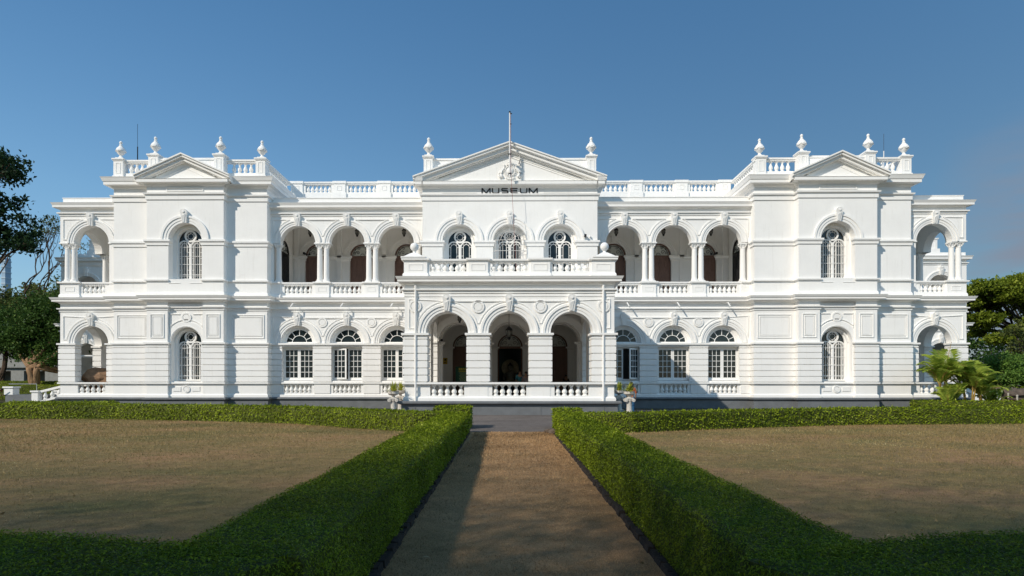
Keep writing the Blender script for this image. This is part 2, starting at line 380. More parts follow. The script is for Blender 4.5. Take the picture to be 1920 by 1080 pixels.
def lancet_window(x, y, z0, zs, r, bars=True, sx=1):
    """two round-headed lights under a roundel, filling a round arch of radius r"""
    F = MB(); y0, y1 = y - .03, y + .06
    F.ring(x, zs, r - .07, r, y - .05, y1); F.box(x - r, x - r + .07, y - .05, y1, z0, zs); F.box(x + r - .07, x + r, y - .05, y1, z0, zs)
    F.box(x - r + .07, x + r - .07, y - .05, y1, z0, z0 + .09); F.box(x - .05, x + .05, y - .06, y1, z0 + .09, zs - .12)
    lr = (r - .07 - .05) / 2; zl = zs - .28
    for s in (-1, 1):
        c = x + s * (.05 + lr); F.ring(c, zl, lr - .035, lr + .03, y - .045, y1 - .01, seg=16)
        for e in (-1, 1): F.box(c + e * (lr - .012) - .024, c + e * (lr - .012) + .024, y - .04, y1 - .012, z0 + .09, zl)
        q = lr - .036
        for e in (-.62, .62): F.box(c + e * q - .014, c + e * q + .014, y - .02, y + .03, z0 + .09, zl + .02)
        F.ring(c, zl, q * .62 - .014, q * .62 + .014, y - .021, y + .029, seg=12)
        for t in (45, 90, 135): F.ribbon([(c + q * .62 * math.cos(R_(t)), zl + q * .62 * math.sin(R_(t))), (c + q * math.cos(R_(t)), zl + q * math.sin(R_(t)))], .024, y - .02, y + .028)
        nz_ = 5
        for k in range(nz_ + 1):
            zz = z0 + .25 + (zl - z0 - .25) * k / nz_
            F.box(c - q, c - q * .62, y - .018, y + .027, zz - .012, zz + .012); F.box(c + q * .62, c + q, y - .018, y + .027, zz - .012, zz + .012)
        F.box(c - q, c + q, y - .017, y + .026, z0 + .24, z0 + .265)
    rc = zs + .345; F.ring(x, rc, .265, .37, y - .05, y1 - .005, 0, 2 * math.pi, 24)
    F.ring(x, rc, .16, .182, y - .02, y + .02, 0, 2 * math.pi, 16)
    for t in range(0, 360, 45): F.ribbon([(x + .18 * math.cos(R_(t)), rc + .18 * math.sin(R_(t))), (x + .27 * math.cos(R_(t)), rc + .27 * math.sin(R_(t)))], .018, y - .02, y + .02)
    F.sx = sx
    F.v = [(sx * v[0], v[1], v[2]) for v in F.v]
    W = P('window', F)
    G = MB(sx); G.wall(x - r, x + r, z0, zs + r, y + .035, y + .045); G.build('pane', GLASS, W)
    if bars:
        K = MB(sx)
        for s in (-1, 1):
            c = x + s * (.05 + lr)
            for e in (-.36, -.12, .12, .36): K.tube([(c + e * lr * 1.5, y - .09, z0 + .1), (c + e * lr * 1.5, y - .09, zl + .1 + lr * .5)], .013, 4)
            for zz in (z0 + .32, z0 + .95, z0 + 1.45, z0 + 2.0):
                if zz < zl + .1: K.tube([(c - lr - .03, y - .09, zz), (c + lr + .03, y - .09, zz)], .014, 4)
        K.build('grille', WHITE, W)
    return W
def fan_window(x, y, zs, r, sx):
    F = MB(sx); F.ring(x, zs, r - .07, r + .02, y - .04, y + .06); F.box(x - r, x + r, y - .045, y + .06, zs - .02, zs + .05)
    F.ring(x, zs, r * .52 - .015, r * .52 + .015, y - .03, y + .04, seg=20)
    for t in (25, 55, 90, 125, 155): F.ribbon([(x + r * .52 * math.cos(R_(t)), zs + r * .52 * math.sin(R_(t))), (x + (r - .06) * math.cos(R_(t)), zs + (r - .06) * math.sin(R_(t)))], .03, y - .028, y + .038)
    W = P('fanlight', F)
    G = MB(sx); G.prism([(x + r * math.cos(math.pi * i / 16), zs + r * math.sin(math.pi * i / 16)) for i in range(17)], y + .02, y + .03); G.build('pane', GLASS, W)
def casement(x, y, z0, z1, hw, sx, openleaf=None):
    F = MB(sx); F.frame(x - hw + .045, x + hw - .045, z0 + .045, z1 - .045, .09, y - .05, y + .05)
    W = P('window', F)
    for k, s in enumerate((-1, 1)):
        c = x + s * (hw - .09) / 2; h = (hw - .09) / 2 - .004; a, b = z0 + .09, z1 - .09
        Lf = MB(); Lf.frame(-h + .045, h - .045, a + .045, b - .045, .09, -.03, .03)
        for i in (1, 2): xx = -h + .09 + (2 * h - .18) * i / 3; Lf.box(xx - .014, xx + .014, -.022, .022, a + .09, b - .09)
        for i in range(1, 5): zz = a + .09 + (b - a - .18) * i / 5; Lf.box(-h + .09, h - .09, -.021, .021, zz - .014, zz + .014)
        lf = Lf.build('casement', WHITE, W)
        G = MB(); G.box(-h + .05, h - .05, -.004, .004, a + .05, b - .05); G.build('pane', GLASS, lf)
        X = sx * c; lf.location = (X, y, 0)
        if openleaf and openleaf[0] == k:
            ang = openleaf[1]; hinge = sx * (c + s * h); off = X - hinge
            lf.rotation_euler = (0, 0, ang); lf.location = (hinge + off * math.cos(ang), y + off * math.sin(ang), 0)
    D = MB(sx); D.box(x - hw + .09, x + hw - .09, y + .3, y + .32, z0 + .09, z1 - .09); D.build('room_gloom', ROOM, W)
def door(x, y, z0, zs, r, sx=1, wood=None, leaves=True, T=None):
    F = MB(sx, T); F.ring(x, zs, r - .08, r, y - .04, y + .06); F.box(x - r, x - r + .08, y - .04, y + .06, z0, zs); F.box(x + r - .08, x + r, y - .04, y + .06, z0, zs); F.box(x - r + .08, x + r - .08, y - .04, y + .06, zs - .14, zs + .02)
    W = P('door', F, wood or WOOD)
    G = MB(sx, T); G.prism([(x + (r - .05) * math.cos(math.pi * i / 16), zs + .01 + (r - .05) * math.sin(math.pi * i / 16)) for i in range(17)], y + .02, y + .03); G.build('fanlight', FANG, W)
    I = MB(sx, T)
    for s in (-1, 1):
        for cx, cz, rr in ((.30, .22, .15), (.52, .16, .10), (.25, .50, .12), (.5, .42, .08)):
            pts = [(x + s * (cx * r / .8 + rr * (1 - t / 14) * math.cos(t * .62 * s)), zs + .02 + cz * r / .8 + rr * (1 - t / 14) * math.sin(t * .62)) for t in range(13)]
            I.ribbon(pts, .022, y - .01, y + .01)
        I.ring(x, zs + .05, .0 + .12, .142, y - .01, y + .01)
    I.ring(x, zs, r * .8, r * .8 + .02, y - .012, y + .012)
    I.build('scrollwork', IRON, W)
    if leaves:
        D = MB(sx, T)
        for s in (-1, 1):
            a, b = sorted((x + s * .006, x + s * (r - .08))); D.box(a, b, y, y + .04, z0, zs - .14)
            for p, q in ((.08, .32), (.36, .66), (.70, .96)):
                h = zs - .14 - z0
                for u, v in ((.12, .46), (.54, .88)): D.box(a + (b - a) * u, a + (b - a) * v, y - .02, y + .001, z0 + h * p, z0 + h * q)
        D.build('door_leaf', wood or WOOD, W)
    return W
LEAF_OPEN = {(-1, 1): (1, R_(-16)), (1, 0): (1, R_(46))}
# ---------------------------------------------------------------- recessed ranges between centre block and wings
def recess(s):
    cs = [7.06, 7.06 + MOD, 7.06 + 2 * MOD]; X0, X1 = 5.31, 14.87
    W = MB(s)
    # ground storey: fanlit windows, blind balustrade
    ops_lo = [dict(c=c, r=.86, z0=.94, zs=1.46, arch=False) for c in cs]
    ops_w = [dict(c=c, r=1.04, z0=1.70, zs=3.80, arch=False) for c in cs]
    ops_f = [dict(c=c, r=1.08, z0=4.05, zs=4.06) for c in cs]
    W.wall(X0, X1, .69, 1.56, 0, .24, ops_lo)
    W.wall(X0, X1, 1.56, 3.95, 0, .5, ops_w)
    W.wall(X0, X1, 3.95, 6.86, 0, .5, ops_f)
    W.box(X0, X1, .24, .5, .69, 1.56)
    P('wall', W)
    FR = MB(s)   # splayed inner reveals round the fanlights
    for c in cs:
        for k in range(4): FR.ring(c, 4.06, .88 + .05 * k, 1.09, .34 - .06 * k, .40 - .06 * k + .03)
    P('fanlight_reveal', FR)
    T = MB(s)
    path = [(X0, 0), (X1, 0)]
    for pr in (BASE, SILL, IMP, ARC, BELT): T.sweep(pr, path)
    edges = [X0] + [v for c in cs for v in (c - 1.04, c + 1.04)] + [X1]
    for i in range(0, len(edges), 2):
        a, b = edges[i], edges[i + 1]; pth = [(a, .12), (a, 0), (b, 0), (b, .12)]
        if i == 0: pth = pth[1:]
        if i == len(edges) - 2: pth = pth[:-1]
        TB = MB(s); TB.sweep(RUST, pth); TB.box(max(X0, a), min(X1, b), -.06, 0, .91, 1.47); P('rusticated_pier', TB)
    for c in cs: T.archivolt(c, 4.06, 1.08, 1.42, 0, .07)
    P('moulding', T)
    PN = MB(s)
    for a, b in zip(cs, cs[1:]):
        spandrel(PN, a, b, 4.06, 1.55, 5.72, 0); roundel(PN, (a + b) / 2, 5.33, 0, .30)
    halfspandrel(PN, cs[0], -1, X0 + .15, 4.06, 1.55, 5.72, 0); halfspandrel(PN, cs[-1], 1, X1 - .15, 4.06, 1.55, 5.72, 0)
    P('spandrel_panel', PN)
    for i, c in enumerate(cs):
        keystone(s * c, -.02, 5.12); fan_window(c, .34, 4.08, .88, s)
        casement(c, .30, 1.72, 3.80, 1.03, s, LEAF_OPEN.get((s, i)))
        for k in range(6): baluster(s * (c - .70 + .28 * k), .10, .95, .5)
    PLN = MB(s); PLN.sweep(PL, path); P('plinth', PLN, GREY)
    # balcony parapet
    BR = MB(s); edge = [X0, 6.1 - .0, 8.17, 9.03, 11.24, 12.10, 14.31, X1]
    blocks = [(X0, 5.98), (8.60 - .44, 8.60 + .44), (11.67 - .44, 11.67 + .44), (14.27, X1)]
    BR.box(X0, X1, .02, .40, 6.86, 7.14); BR.box(X0, X1, .03, .38, 7.64, 7.72)
    BR.sweep([(0, 7.70), (.07, 7.74), (.07, 7.82), (-.02, 7.84), (-.45, 7.84), (-.45, 7.70)], [(X0, .04), (X1, .04)])
    for a, b in blocks:
        BR.box(a, b, -.05, .42, 6.86, 7.72); BR.sweep(UBASE, [(a, -.05), (b, -.05)]); BR.sweep(USILL, [(a, 0.3), (a, -.05), (b, -.05), (b, 0.3)] if a > X0 and b < X1 else [(a, -.05), (b, -.05)])
        m = (a + b) / 2; BR.frame(m - .24 if b - a > .7 else m - .12, m + .24 if b - a > .7 else m + .12, 7.26, 7.5, .03, -.065, -.04)
    for (a, b), (c, d) in zip(blocks, blocks[1:]):
        BR.box(b, b + .22, .04, .36, 7.14, 7.64); BR.box(c - .22, c, .04, .36, 7.14, 7.64)
    BO = P('balustrade', BR)
    for (a, b), (c, d) in zip(blocks, blocks[1:]):
        for k in range(6): baluster(s * (b + .22 + (c - b - .44) * (k + .5) / 6), .2, 7.14, .5, parent=BO)
    # upper arcade
    A = MB(s); A.wall(X0, X1, 10.24, 12.74, 0, .5, [dict(c=c, r=1.1, zs=10.25) for c in cs])
    for xx in (X0 + .0, X1 - .14): A.box(xx, xx + .14, 0.02, .5, 7.84, 10.24)
    for m in (8.60, 11.67): A.sweep([(0, 10.20), (.05, 10.21), (.05, 10.27), (0, 10.30)], [(m - .45, -.03), (m + .45, -.03), (m + .45, .45), (m - .45, .45)], True)
    P('arcade_wall', A)
    U = MB(s)
    for c in cs: U.archivolt(c, 10.25, 1.1, 1.44, 0, .07)
    U.sweep(RARC, path); U.sweep(RCOR, path); U.box(X0, X1, .04, .5, 12.74, 13.06); U.box(X0, X1, .0, .5, 13.06, 13.10)
    P('moulding', U)
    N = MB(s)
    for a, b in zip(cs, cs[1:]): spandrel(N, a, b, 10.25, 1.56, 11.72, 0)
    halfspandrel(N, cs[0], -1, X0 + .15, 10.25, 1.56, 11.72, 0); halfspandrel(N, cs[-1], 1, X1 - .15, 10.25, 1.56, 11.72, 0)
    P('spandrel_panel', N)
    for c in cs: keystone(s * c, -.02, 11.30)
    for m in (8.60, 11.67):
        for e in (-.205, .205): column(s * (m + e), .2, 7.85)
    column(s * 5.73, .2, 7.85); column(s * 14.45, .2, 7.85)
    # veranda floor, ceiling, back wall with doors
    V = MB(s); V.box(X0, X1, .40, 4.0, 6.70, 6.86); V.box(X0, X1, .5, 4.0, 12.5, 12.7)
    V.wall(X0, X1, 6.86, 12.5, 4.0, 4.4, [dict(c=c, r=.84, zs=10.25) for c in cs])
    V.box(X0, X1, 4.4, 4.5, 6.86, 12.5)
    for c in cs:
        V.archivolt(c, 10.25, .84, 1.22, 4.0, .08)
        for e in (-1, 1): V.sweep(UIMP, [(c + e * 1.18 - .36, 4.0), (c + e * 1.18 - .36, 3.94), (c + e * 1.18 + .36, 3.94), (c + e * 1.18 + .36, 4.0)]); V.box(c + e * 1.18 - .34, c + e * 1.18 + .34, 3.94, 4.0, 6.9, 9.92)
    for m in (8.60, 11.67, X1 - .3): V.box(m - .14, m + .14, 3.86, 4.0, 6.9, 12.5)
    V.sweep([(0, 12.1), (.08, 12.2), (.12, 12.4), (0, 12.5)], [(X0, 4.0), (X1, 4.0)])
    P('veranda', V)
    for c in cs: keystone(s * c, 3.98, 11.05, .85); door(c, 4.15, 6.88, 10.25, .82, s)
    # wing flank door seen along the veranda
    door(2.2, -.02, 6.88, 10.1, .78, 1, IRON, True, T=lambda u, v, z: (s * (X1 - .03 + v), u, z))
    AV = MB(1, lambda u, v, z: (s * (X1 - v * -1), u, z)); AV.archivolt(2.2, 10.1, .8, 1.12, 0, .07); P('moulding', AV)
    # main roof parapet, standing on the wall behind the veranda
    Q = MB(s); yb = 4.0
    Q.box(X0 - .1, X1 + .2, yb, yb + .4, 12.7, 14.58); Q.box(X0 - .1, X1 + .2, yb + .03, yb + .35, 14.42, 14.62)
    Q.box(X0 - .1, X1 + .2, yb - .02, yb + .4, 15.16, 15.24); Q.box(X0 - .1, X1 + .2, yb - .07, yb + .45, 15.24, 15.33)
    ped = [5.5, 8.6, 11.67, 14.6]
    for m in ped:
        Q.box(m - .40, m + .40, yb - .06, yb + .42, 14.2, 15.20); Q.box(m - .46, m + .46, yb - .12, yb + .5, 15.20, 15.36)
        Q.box(m - .46, m + .46, yb - .12, yb + .42, 14.2, 14.58); Q.frame(m - .14, m + .14, 14.74, 15.04, .03, yb - .08, yb - .05)
    for a, b in zip(ped, ped[1:]):
        Q.box(a + .40, a + .58, yb + .02, yb + .36, 14.6, 15.2); Q.box(b - .58, b - .40, yb + .02, yb + .36, 14.6, 15.2)
    QO = P('roof_balustrade', Q)
    for a, b in zip(ped, ped[1:]):
        for k in range(6): baluster(s * (a + .58 + (b - a - 1.16) * (k + .5) / 6), yb + .2, 14.62, .55, False, parent=QO)
# order matters: the hundred largest balusters become parts of their own
# ---------------------------------------------------------------- wings
def pediment(mb, cx, hw, zb, za, y, yback, layers, y_t):
    """raking cornice: layers of (inner offset, outer offset, front y) measured down from the top slope"""
    sl = (za - zb) / hw
    for a, b, yf in layers:
        da, db = a * math.hypot(1, sl), b * math.hypot(1, sl)
        xa = hw + min(0, (zb - .0 - zb)); 
        mb.prism([(cx - hw, zb - da), (cx, za - da), (cx, za - db), (cx - hw, zb - db)], yf, yback)
        mb.prism([(cx + hw, zb - da), (cx + hw, zb - db), (cx, za - db), (cx, za - da)], yf, yback)
    t = layers[-1][1] * math.hypot(1, sl)
    mb.prism([(cx - hw + .2, zb - t - .02), (cx + hw - .2, zb - t - .02), (cx, za - t + .05)], y_t, yback - .02)
def wing(s):
    C = 19.66
    W = MB(s)
    W.box(14.87, 17.5, -.65, 12, .69, 14.0); W.box(21.82, 24.32, -.65, 12, .69, 14.0); W.box(17.5, 21.82, -.2, 12, .69, 14.0)
    up = dict(c=C, r=1.02, z0=7.86, zs=10.25)
    W.wall(17.32, 22.0, 6.60, 14.0, -1.15, -.60, [up])
    W.box(17.32, 18.59, -1.15, -.6, .69, 6.60); W.box(20.73, 22.0, -1.15, -.6, .69, 6.60)
    W.wall(18.59, 20.73, .69, 6.60, -.98, -.60, [dict(c=C, r=.93, z0=1.66, zs=4.04)])
    for z0_, zs_, r in ((7.86, 10.25, 1.02), (1.66, 4.04, .93)):   # stepped inner order of each opening
        W.wall(C - 1.1, C + 1.1, z0_ - .1, zs_ + 1.1, -.62, -.34, [dict(c=C, r=.79, z0=z0_, zs=zs_ - .0)])
    P('wall', W)
    path = [(14.87, 3.9), (14.87, -.65), (17.32, -.65), (17.32, -1.15), (22.0, -1.15), (22.0, -.65), (24.32, -.65), (24.32, 12)]
    lo = [(14.87, 0.0), (14.87, -.65), (17.32, -.65), (17.32, -1.15), (22.0, -1.15), (22.0, -.65), (24.32, -.65), (24.32, -.2)]
    nich = lo[:4] + [(18.59, -1.15), (18.59, -.98), (20.73, -.98), (20.73, -1.15)] + lo[4:]
    T = MB(s)
    for pr in (BASE, SILL, ARC): T.sweep(pr, nich)
    T.sweep(BELT, lo); T.sweep(UBASE, lo)
    A_ = lo[:4] + [(18.64, -1.15), (18.64, -.9)]; B_ = [(20.68, -.9), (20.68, -1.15)] + lo[4:]
    L1 = lo[:4] + [(18.59, -1.15), (18.59, -.98)]; L2 = [(20.73, -.98), (20.73, -1.15)] + lo[4:]
    for q, q2 in ((L1, A_), (L2, B_)): TB = MB(s); TB.sweep(RUST, q); TB.sweep(IMP, q); P('rusticated_band', TB); TB = MB(s); TB.sweep(UIMP, q2); P('impost_band', TB)
    T.sweep(USILL, lo[:4] + [(18.55, -1.15), (18.55, -1.02), (20.77, -1.02), (20.77, -1.15)] + lo[4:])
    T.archivolt(C, 10.25, 1.02, 1.46, -1.15, .08)
    T.ring(C, 10.25, .80, .86, -.68, -.6); T.ring(C, 4.04, .80, .86, -.68, -.6); T.ring(C, 4.04, .93, 1.25, -1.02, -.9)
    T.ring(C, 4.04, .97, 1.0, -1.04, -.9)
    tp = [(14.87, 0.0)] + path[1:]
    T.sweep(TARC, tp)
    P('moulding', T)
    K = MB(s)
    corn = [(14.87, 4.4), (14.87, -.65), (17.32, -.65), (17.32, -1.15)]
    K.sweep(TCOR, corn); K.sweep(TCOR, [(22.0, -1.15), (22.0, -.65), (24.32, -.65), (24.32, 12)]); K.sweep(HCOR, [(17.32, -1.0), (17.32, -1.15), (22.0, -1.15), (22.0, -1.0)])
    K.box(14.87, 24.32, -.6, 12, 13.98, 14.10)
    pediment(K, C, 2.88, 14.07, 15.34, -1.7, -.4, [(0, .08, -1.70), (.08, .20, -1.62), (.20, .23, -1.53), (.23, .36, -1.47), (.36, .40, -1.30)], -1.14)
    K.ribbon([(C - 1.45, 13.93), (C, 14.60), (C + 1.45, 13.93)], .035, -1.17, -1.12)
    P('pediment', K)
    N = MB(s)
    for a, b, y in ((15.06, 17.08, -.65), (22.24, 24.1, -.65), (17.56, 18.36, -1.15), (20.96, 21.76, -1.15)):
        N = MB(s); N.frame(a, b, 4.32, 5.72, .045, y - .045, y + .01); N.frame(a + .12, b - .12, 4.44, 5.60, .035, y - .035, y + .01); N.box(a + .17, b - .17, y - .02, y + .01, 4.49, 5.55); P('relief_panel', N)
    N = MB(s)
    N.ribbon([(C - 1.0, 5.75), (C - .40, 5.75)], .04, -1.03, -.97); N.ribbon([(C + .40, 5.75), (C + 1.0, 5.75)], .04, -1.03, -.97)
    for e in (-1, 1): N.ribbon([(C + e * .98, 5.75), (C + e * .98, 4.9)], .04, -1.03, -.97)
    N.ring(C, 4.04, 1.36, 1.40, -1.03, -.97, R_(44), R_(136)); roundel(N, C, 5.55, -.98, .30)
    P('relief_panel', N)
    for zz, y in ((1.2, -.98), (7.42, -1.02)):
        N = MB(s); roundel(N, C, zz, y, .22)
        for e in (-1, 1): N.box(*sorted((C + e * .34, C + e * .82)), y - .035, y + .01, zz - .13, zz + .13)
        P('relief_panel', N)
    N = MB(s)
    N.frame(C - 1.1, C + 1.1, 13.2, 13.38, .04, -1.20, -1.14); N.ribbon([(C - 1.0, 7.62), (C - .3, 7.62)], .03, -1.18, -1.14); N.ribbon([(C + .3, 7.62), (C + 1.0, 7.62)], .03, -1.18, -1.14)
    P('relief_panel', N)
    keystone(s * C, -1.17, 11.24); 
    lancet_window(C, -.46, 7.9, 10.25, .79, sx=s); lancet_window(C, -.46, 1.7, 4.04, .79, sx=s)
    G = MB(s); G.sweep(PL, lo + [(27.95, -.2), (27.95, 4.3)]); P('plinth', G, GREY)
    # parapet
    Q = MB(s); y = -.45
    for a, b in ((14.9, 17.55), (21.8, 24.3)):
        Q.box(a, b, y - .17, y + .17, 14.1, 14.44); Q.box(a, b, y - .16, y + .16, 15.08, 15.16); Q.box(a, b, y - .21, y + .21, 15.16, 15.26)
    for a, b in ((17.6, 21.7),): Q.box(a, b, -.93, -.5, 14.1, 15.14); Q.box(a, b, -.98, -.45, 15.14, 15.26)
    Q.box(15.03, 15.37, -.2, 4.0, 14.1, 14.44); Q.box(15.04, 15.36, -.2, 4.0, 15.08, 15.16); Q.box(14.99, 15.41, -.2, 4.0, 15.16, 15.26)
    Q.box(23.75, 24.09, -.2, 11, 14.1, 14.44); Q.box(23.71, 24.13, -.2, 11, 15.14, 15.26); Q.box(23.76, 24.08, 1.5, 11, 14.44, 15.16)
    for x, yy, zt in ((15.25, y, 15.33), (24.0, y, 15.33), (17.65, -.80, 15.46), (21.65, -.80, 15.46)): pedestal(Q, x, yy, .58, 14.1, zt)
    QO = P('roof_balustrade', Q)
    for x, yy, zt in ((15.25, y, 15.33), (24.0, y, 15.33), (17.65, -.80, 15.46), (21.65, -.80, 15.46)): urn(s * x, yy, zt, 1.02)
    for a, b in ((15.6, 17.3), (22.0, 23.65)):
        for e in (a, b): pass
        for k in range(4): baluster(s * (a + .15 + (b - a - .3) * (k + .5) / 4), y, 14.44, .64, False)
    for k in range(12): baluster(s * 15.2, .1 + k * .32, 14.44, .64, False)
    # corner return: loggia pavilion at the far end of the wing
    x0, x1, y0, y1 = 24.32, 27.95, -.2, 4.2; AC = 26.0
    V = MB(s)
    V.wall(x0, x1, 1.58, 6.86, y0, y0 + .5, [dict(c=AC, r=1.06, zs=4.04, z0=1.6)]); V.wall(x0, x1, .69, 1.58, y0, y0 + .35, [dict(c=AC, r=.86, z0=.95, zs=1.46, arch=False)])
    V.wall(x0, x1, .69, 6.86, y1 - .5, y1, [dict(c=AC - .1, r=1.06, zs=4.04)])
    TT = lambda u, v, z: (x1 - v, u, z)
    V.T = TT; V.wall(y0 + .5, y1 - .5, .69, 6.86, 0, .5, [dict(c=2.0, r=1.06, zs=4.04)]); V.T = None
    V.box(x0, x1 - .5, y0 + .5, y1 - .5, 6.5, 6.86); V.box(x0, x1, y0 + .3, y1, .60, .69)
    # upper storey
    V.wall(x0, x1, 10.24, 12.74, y0, y0 + .5, [dict(c=AC, r=1.1, zs=10.25)]); V.wall(x0, x1, 10.24, 12.74, y1 - .5, y1, [dict(c=AC, r=1.1, zs=10.25)])
    V.T = TT; V.wall(y0 + .5, y1 - .5, 10.24, 12.74, 0, .5, [dict(c=2.0, r=1.1, zs=10.25)]); V.T = None
    V.box(x0, x1 - .5, y0 + .5, y1 - .5, 12.4, 12.6)
    V.box(x0, x0 + .58, y0 + .02, y0 + .5, 7.84, 10.24); V.box(x0, x0 + .4, y1 - .5, y1, 7.84, 10.24); V.box(x0, x0 + .58, y0 + .02, y0 + .5, 6.86, 7.84)
    V.box(x0, x1 - .1, y0 + .1, y1 - .1, 12.74, 13.06); V.box(x0, x1 - .07, y0 + .07, y1 - .07, 13.06, 13.10)
    P('pavilion_wall', V)
    M = MB(s); pp = [(x0, y0), (x1, y0), (x1, y1), (x0, y1)]; fr = pp[:3]
    for pr in (ARC, BELT, RARC, RCOR): M.sweep(pr, pp)
    M.sweep(BASE, [(x0, y0), (x1, y0), (x1, .9)]); M.sweep(SILL, [(x0, y0), (x1, y0), (x1, .9)])
    for q in ([(x0, y0), (AC - 1.06, y0), (AC - 1.06, y0 + .5)], [(AC + 1.06, y0 + .5), (AC + 1.06, y0), (x1, y0), (x1, .94), (x1 - .5, .94)],
              [(x1 - .5, 3.06), (x1, 3.06), (x1, y1)], [(AC - 1.16, y1 - .5), (x0, y1 - .5)], [(x1 - .5, y1 - .5), (AC + .96, y1 - .5), (AC + .96, y1)]):
        TB = MB(s); TB.sweep(RUST, q); TB.sweep(IMP, q); P('rusticated_pier', TB)
    M.archivolt(AC, 4.04, 1.06, 1.44, y0, .07); M.archivolt(AC, 10.25, 1.1, 1.46, y0, .07)
    for q in ([(x0, y0), (AC - 1.1, y0), (AC - 1.1, y0 + .5)], [(AC + 1.1, y0 + .5), (AC + 1.1, y0), (x1, y0), (x1, .9), (x1 - .5, .9)]): M.sweep([(0, 10.20), (.05, 10.21), (.05, 10.27), (0, 10.30)], q)
    P('moulding', M)
    N = MB(s)
    for zc, zt, R1 in ((4.04, 5.72, 1.56), (10.25, 11.72, 1.57)):
        halfspandrel(N, AC, 1, x1 - .2, zc, R1, zt, y0); halfspandrel(N, AC, -1, x0 + .15, zc, R1, zt, y0)
    P('spandrel_panel', N)
    keystone(s * AC, y0 - .02, 5.10); keystone(s * AC, y0 - .02, 11.30)
    for e in (27.62, 27.20): column(s * (e + .0), y0 + .22, 7.85)
    for yy in (3.58, 3.98): column(s * 27.55, yy, 7.85) if yy < 3.7 else None
    column(s * 27.15, 3.98, 7.85); column(s * 27.55, 3.98, 7.85); column(s * 24.8, 3.98, 7.85)
    Bq = MB(s); Bq.box(x0, 26.75, y0 + .04, y0 + .4, 6.86, 7.14); Bq.box(x0, 26.75, y0 + .05, y0 + .4, 7.64, 7.72)
    Bq.sweep([(0, 7.70), (.07, 7.74), (.07, 7.82), (-.02, 7.84), (-.45, 7.84), (-.45, 7.70)], [(x0, y0 + .04), (26.75, y0 + .04)])
    for cx, cy, wx, wy in ((27.3, y0 + .28, 1.08, .64), (27.3, y1 - .26, 1.08, .5)):
        a, b, c, d = cx - wx / 2, cx + wx / 2 + .1, cy - wy / 2, cy + wy / 2
        Bq.box(a, b, c, d, 6.86, 7.72); Bq.sweep(UBASE, [(a, c), (b, c), (b, d), (a, d)], True); Bq.sweep(USILL, [(a, c), (b, c), (b, d), (a, d)], True)
    Bq.frame(27.05, 27.62, 7.26, 7.5, .03, y0 - .06, y0 - .03)
    Bq.box(x0 + .58, x0 + .86, y0 + .06, y0 + .36, 7.14, 7.64); Bq.box(26.6, 26.76, y0 + .06, y0 + .36, 7.14, 7.64)
    Bq.box(x0, x1, y1 - .4, y1 - .05, 6.86, 7.14); Bq.box(x0, x1, y1 - .42, y1 - .02, 7.64, 7.84); Bq.box(27.6, 27.9, .4, 3.9, 6.86, 7.14); Bq.box(27.55, 27.92, .4, 3.9, 7.66, 7.84)
    Bq.box(AC - 1.06, AC + 1.06, y0 + .35, y0 + .5, 1.5, 1.6)
    BO = P('balustrade', Bq)
    for k in range(5): baluster(s * (x0 + .86 + (26.6 - x0 - .86) * (k + .5) / 5), y0 + .2, 7.14, .5, False); baluster(s * (AC - .86 + 1.72 * (k + .5) / 5), y0 + .18, .95, .51, False)
    for k in range(9): baluster(s * 27.74, .6 + k * .35, 7.14, .52, False); baluster(s * (x0 + .4 + k * .33), y1 - .2, 7.14, .5, False)
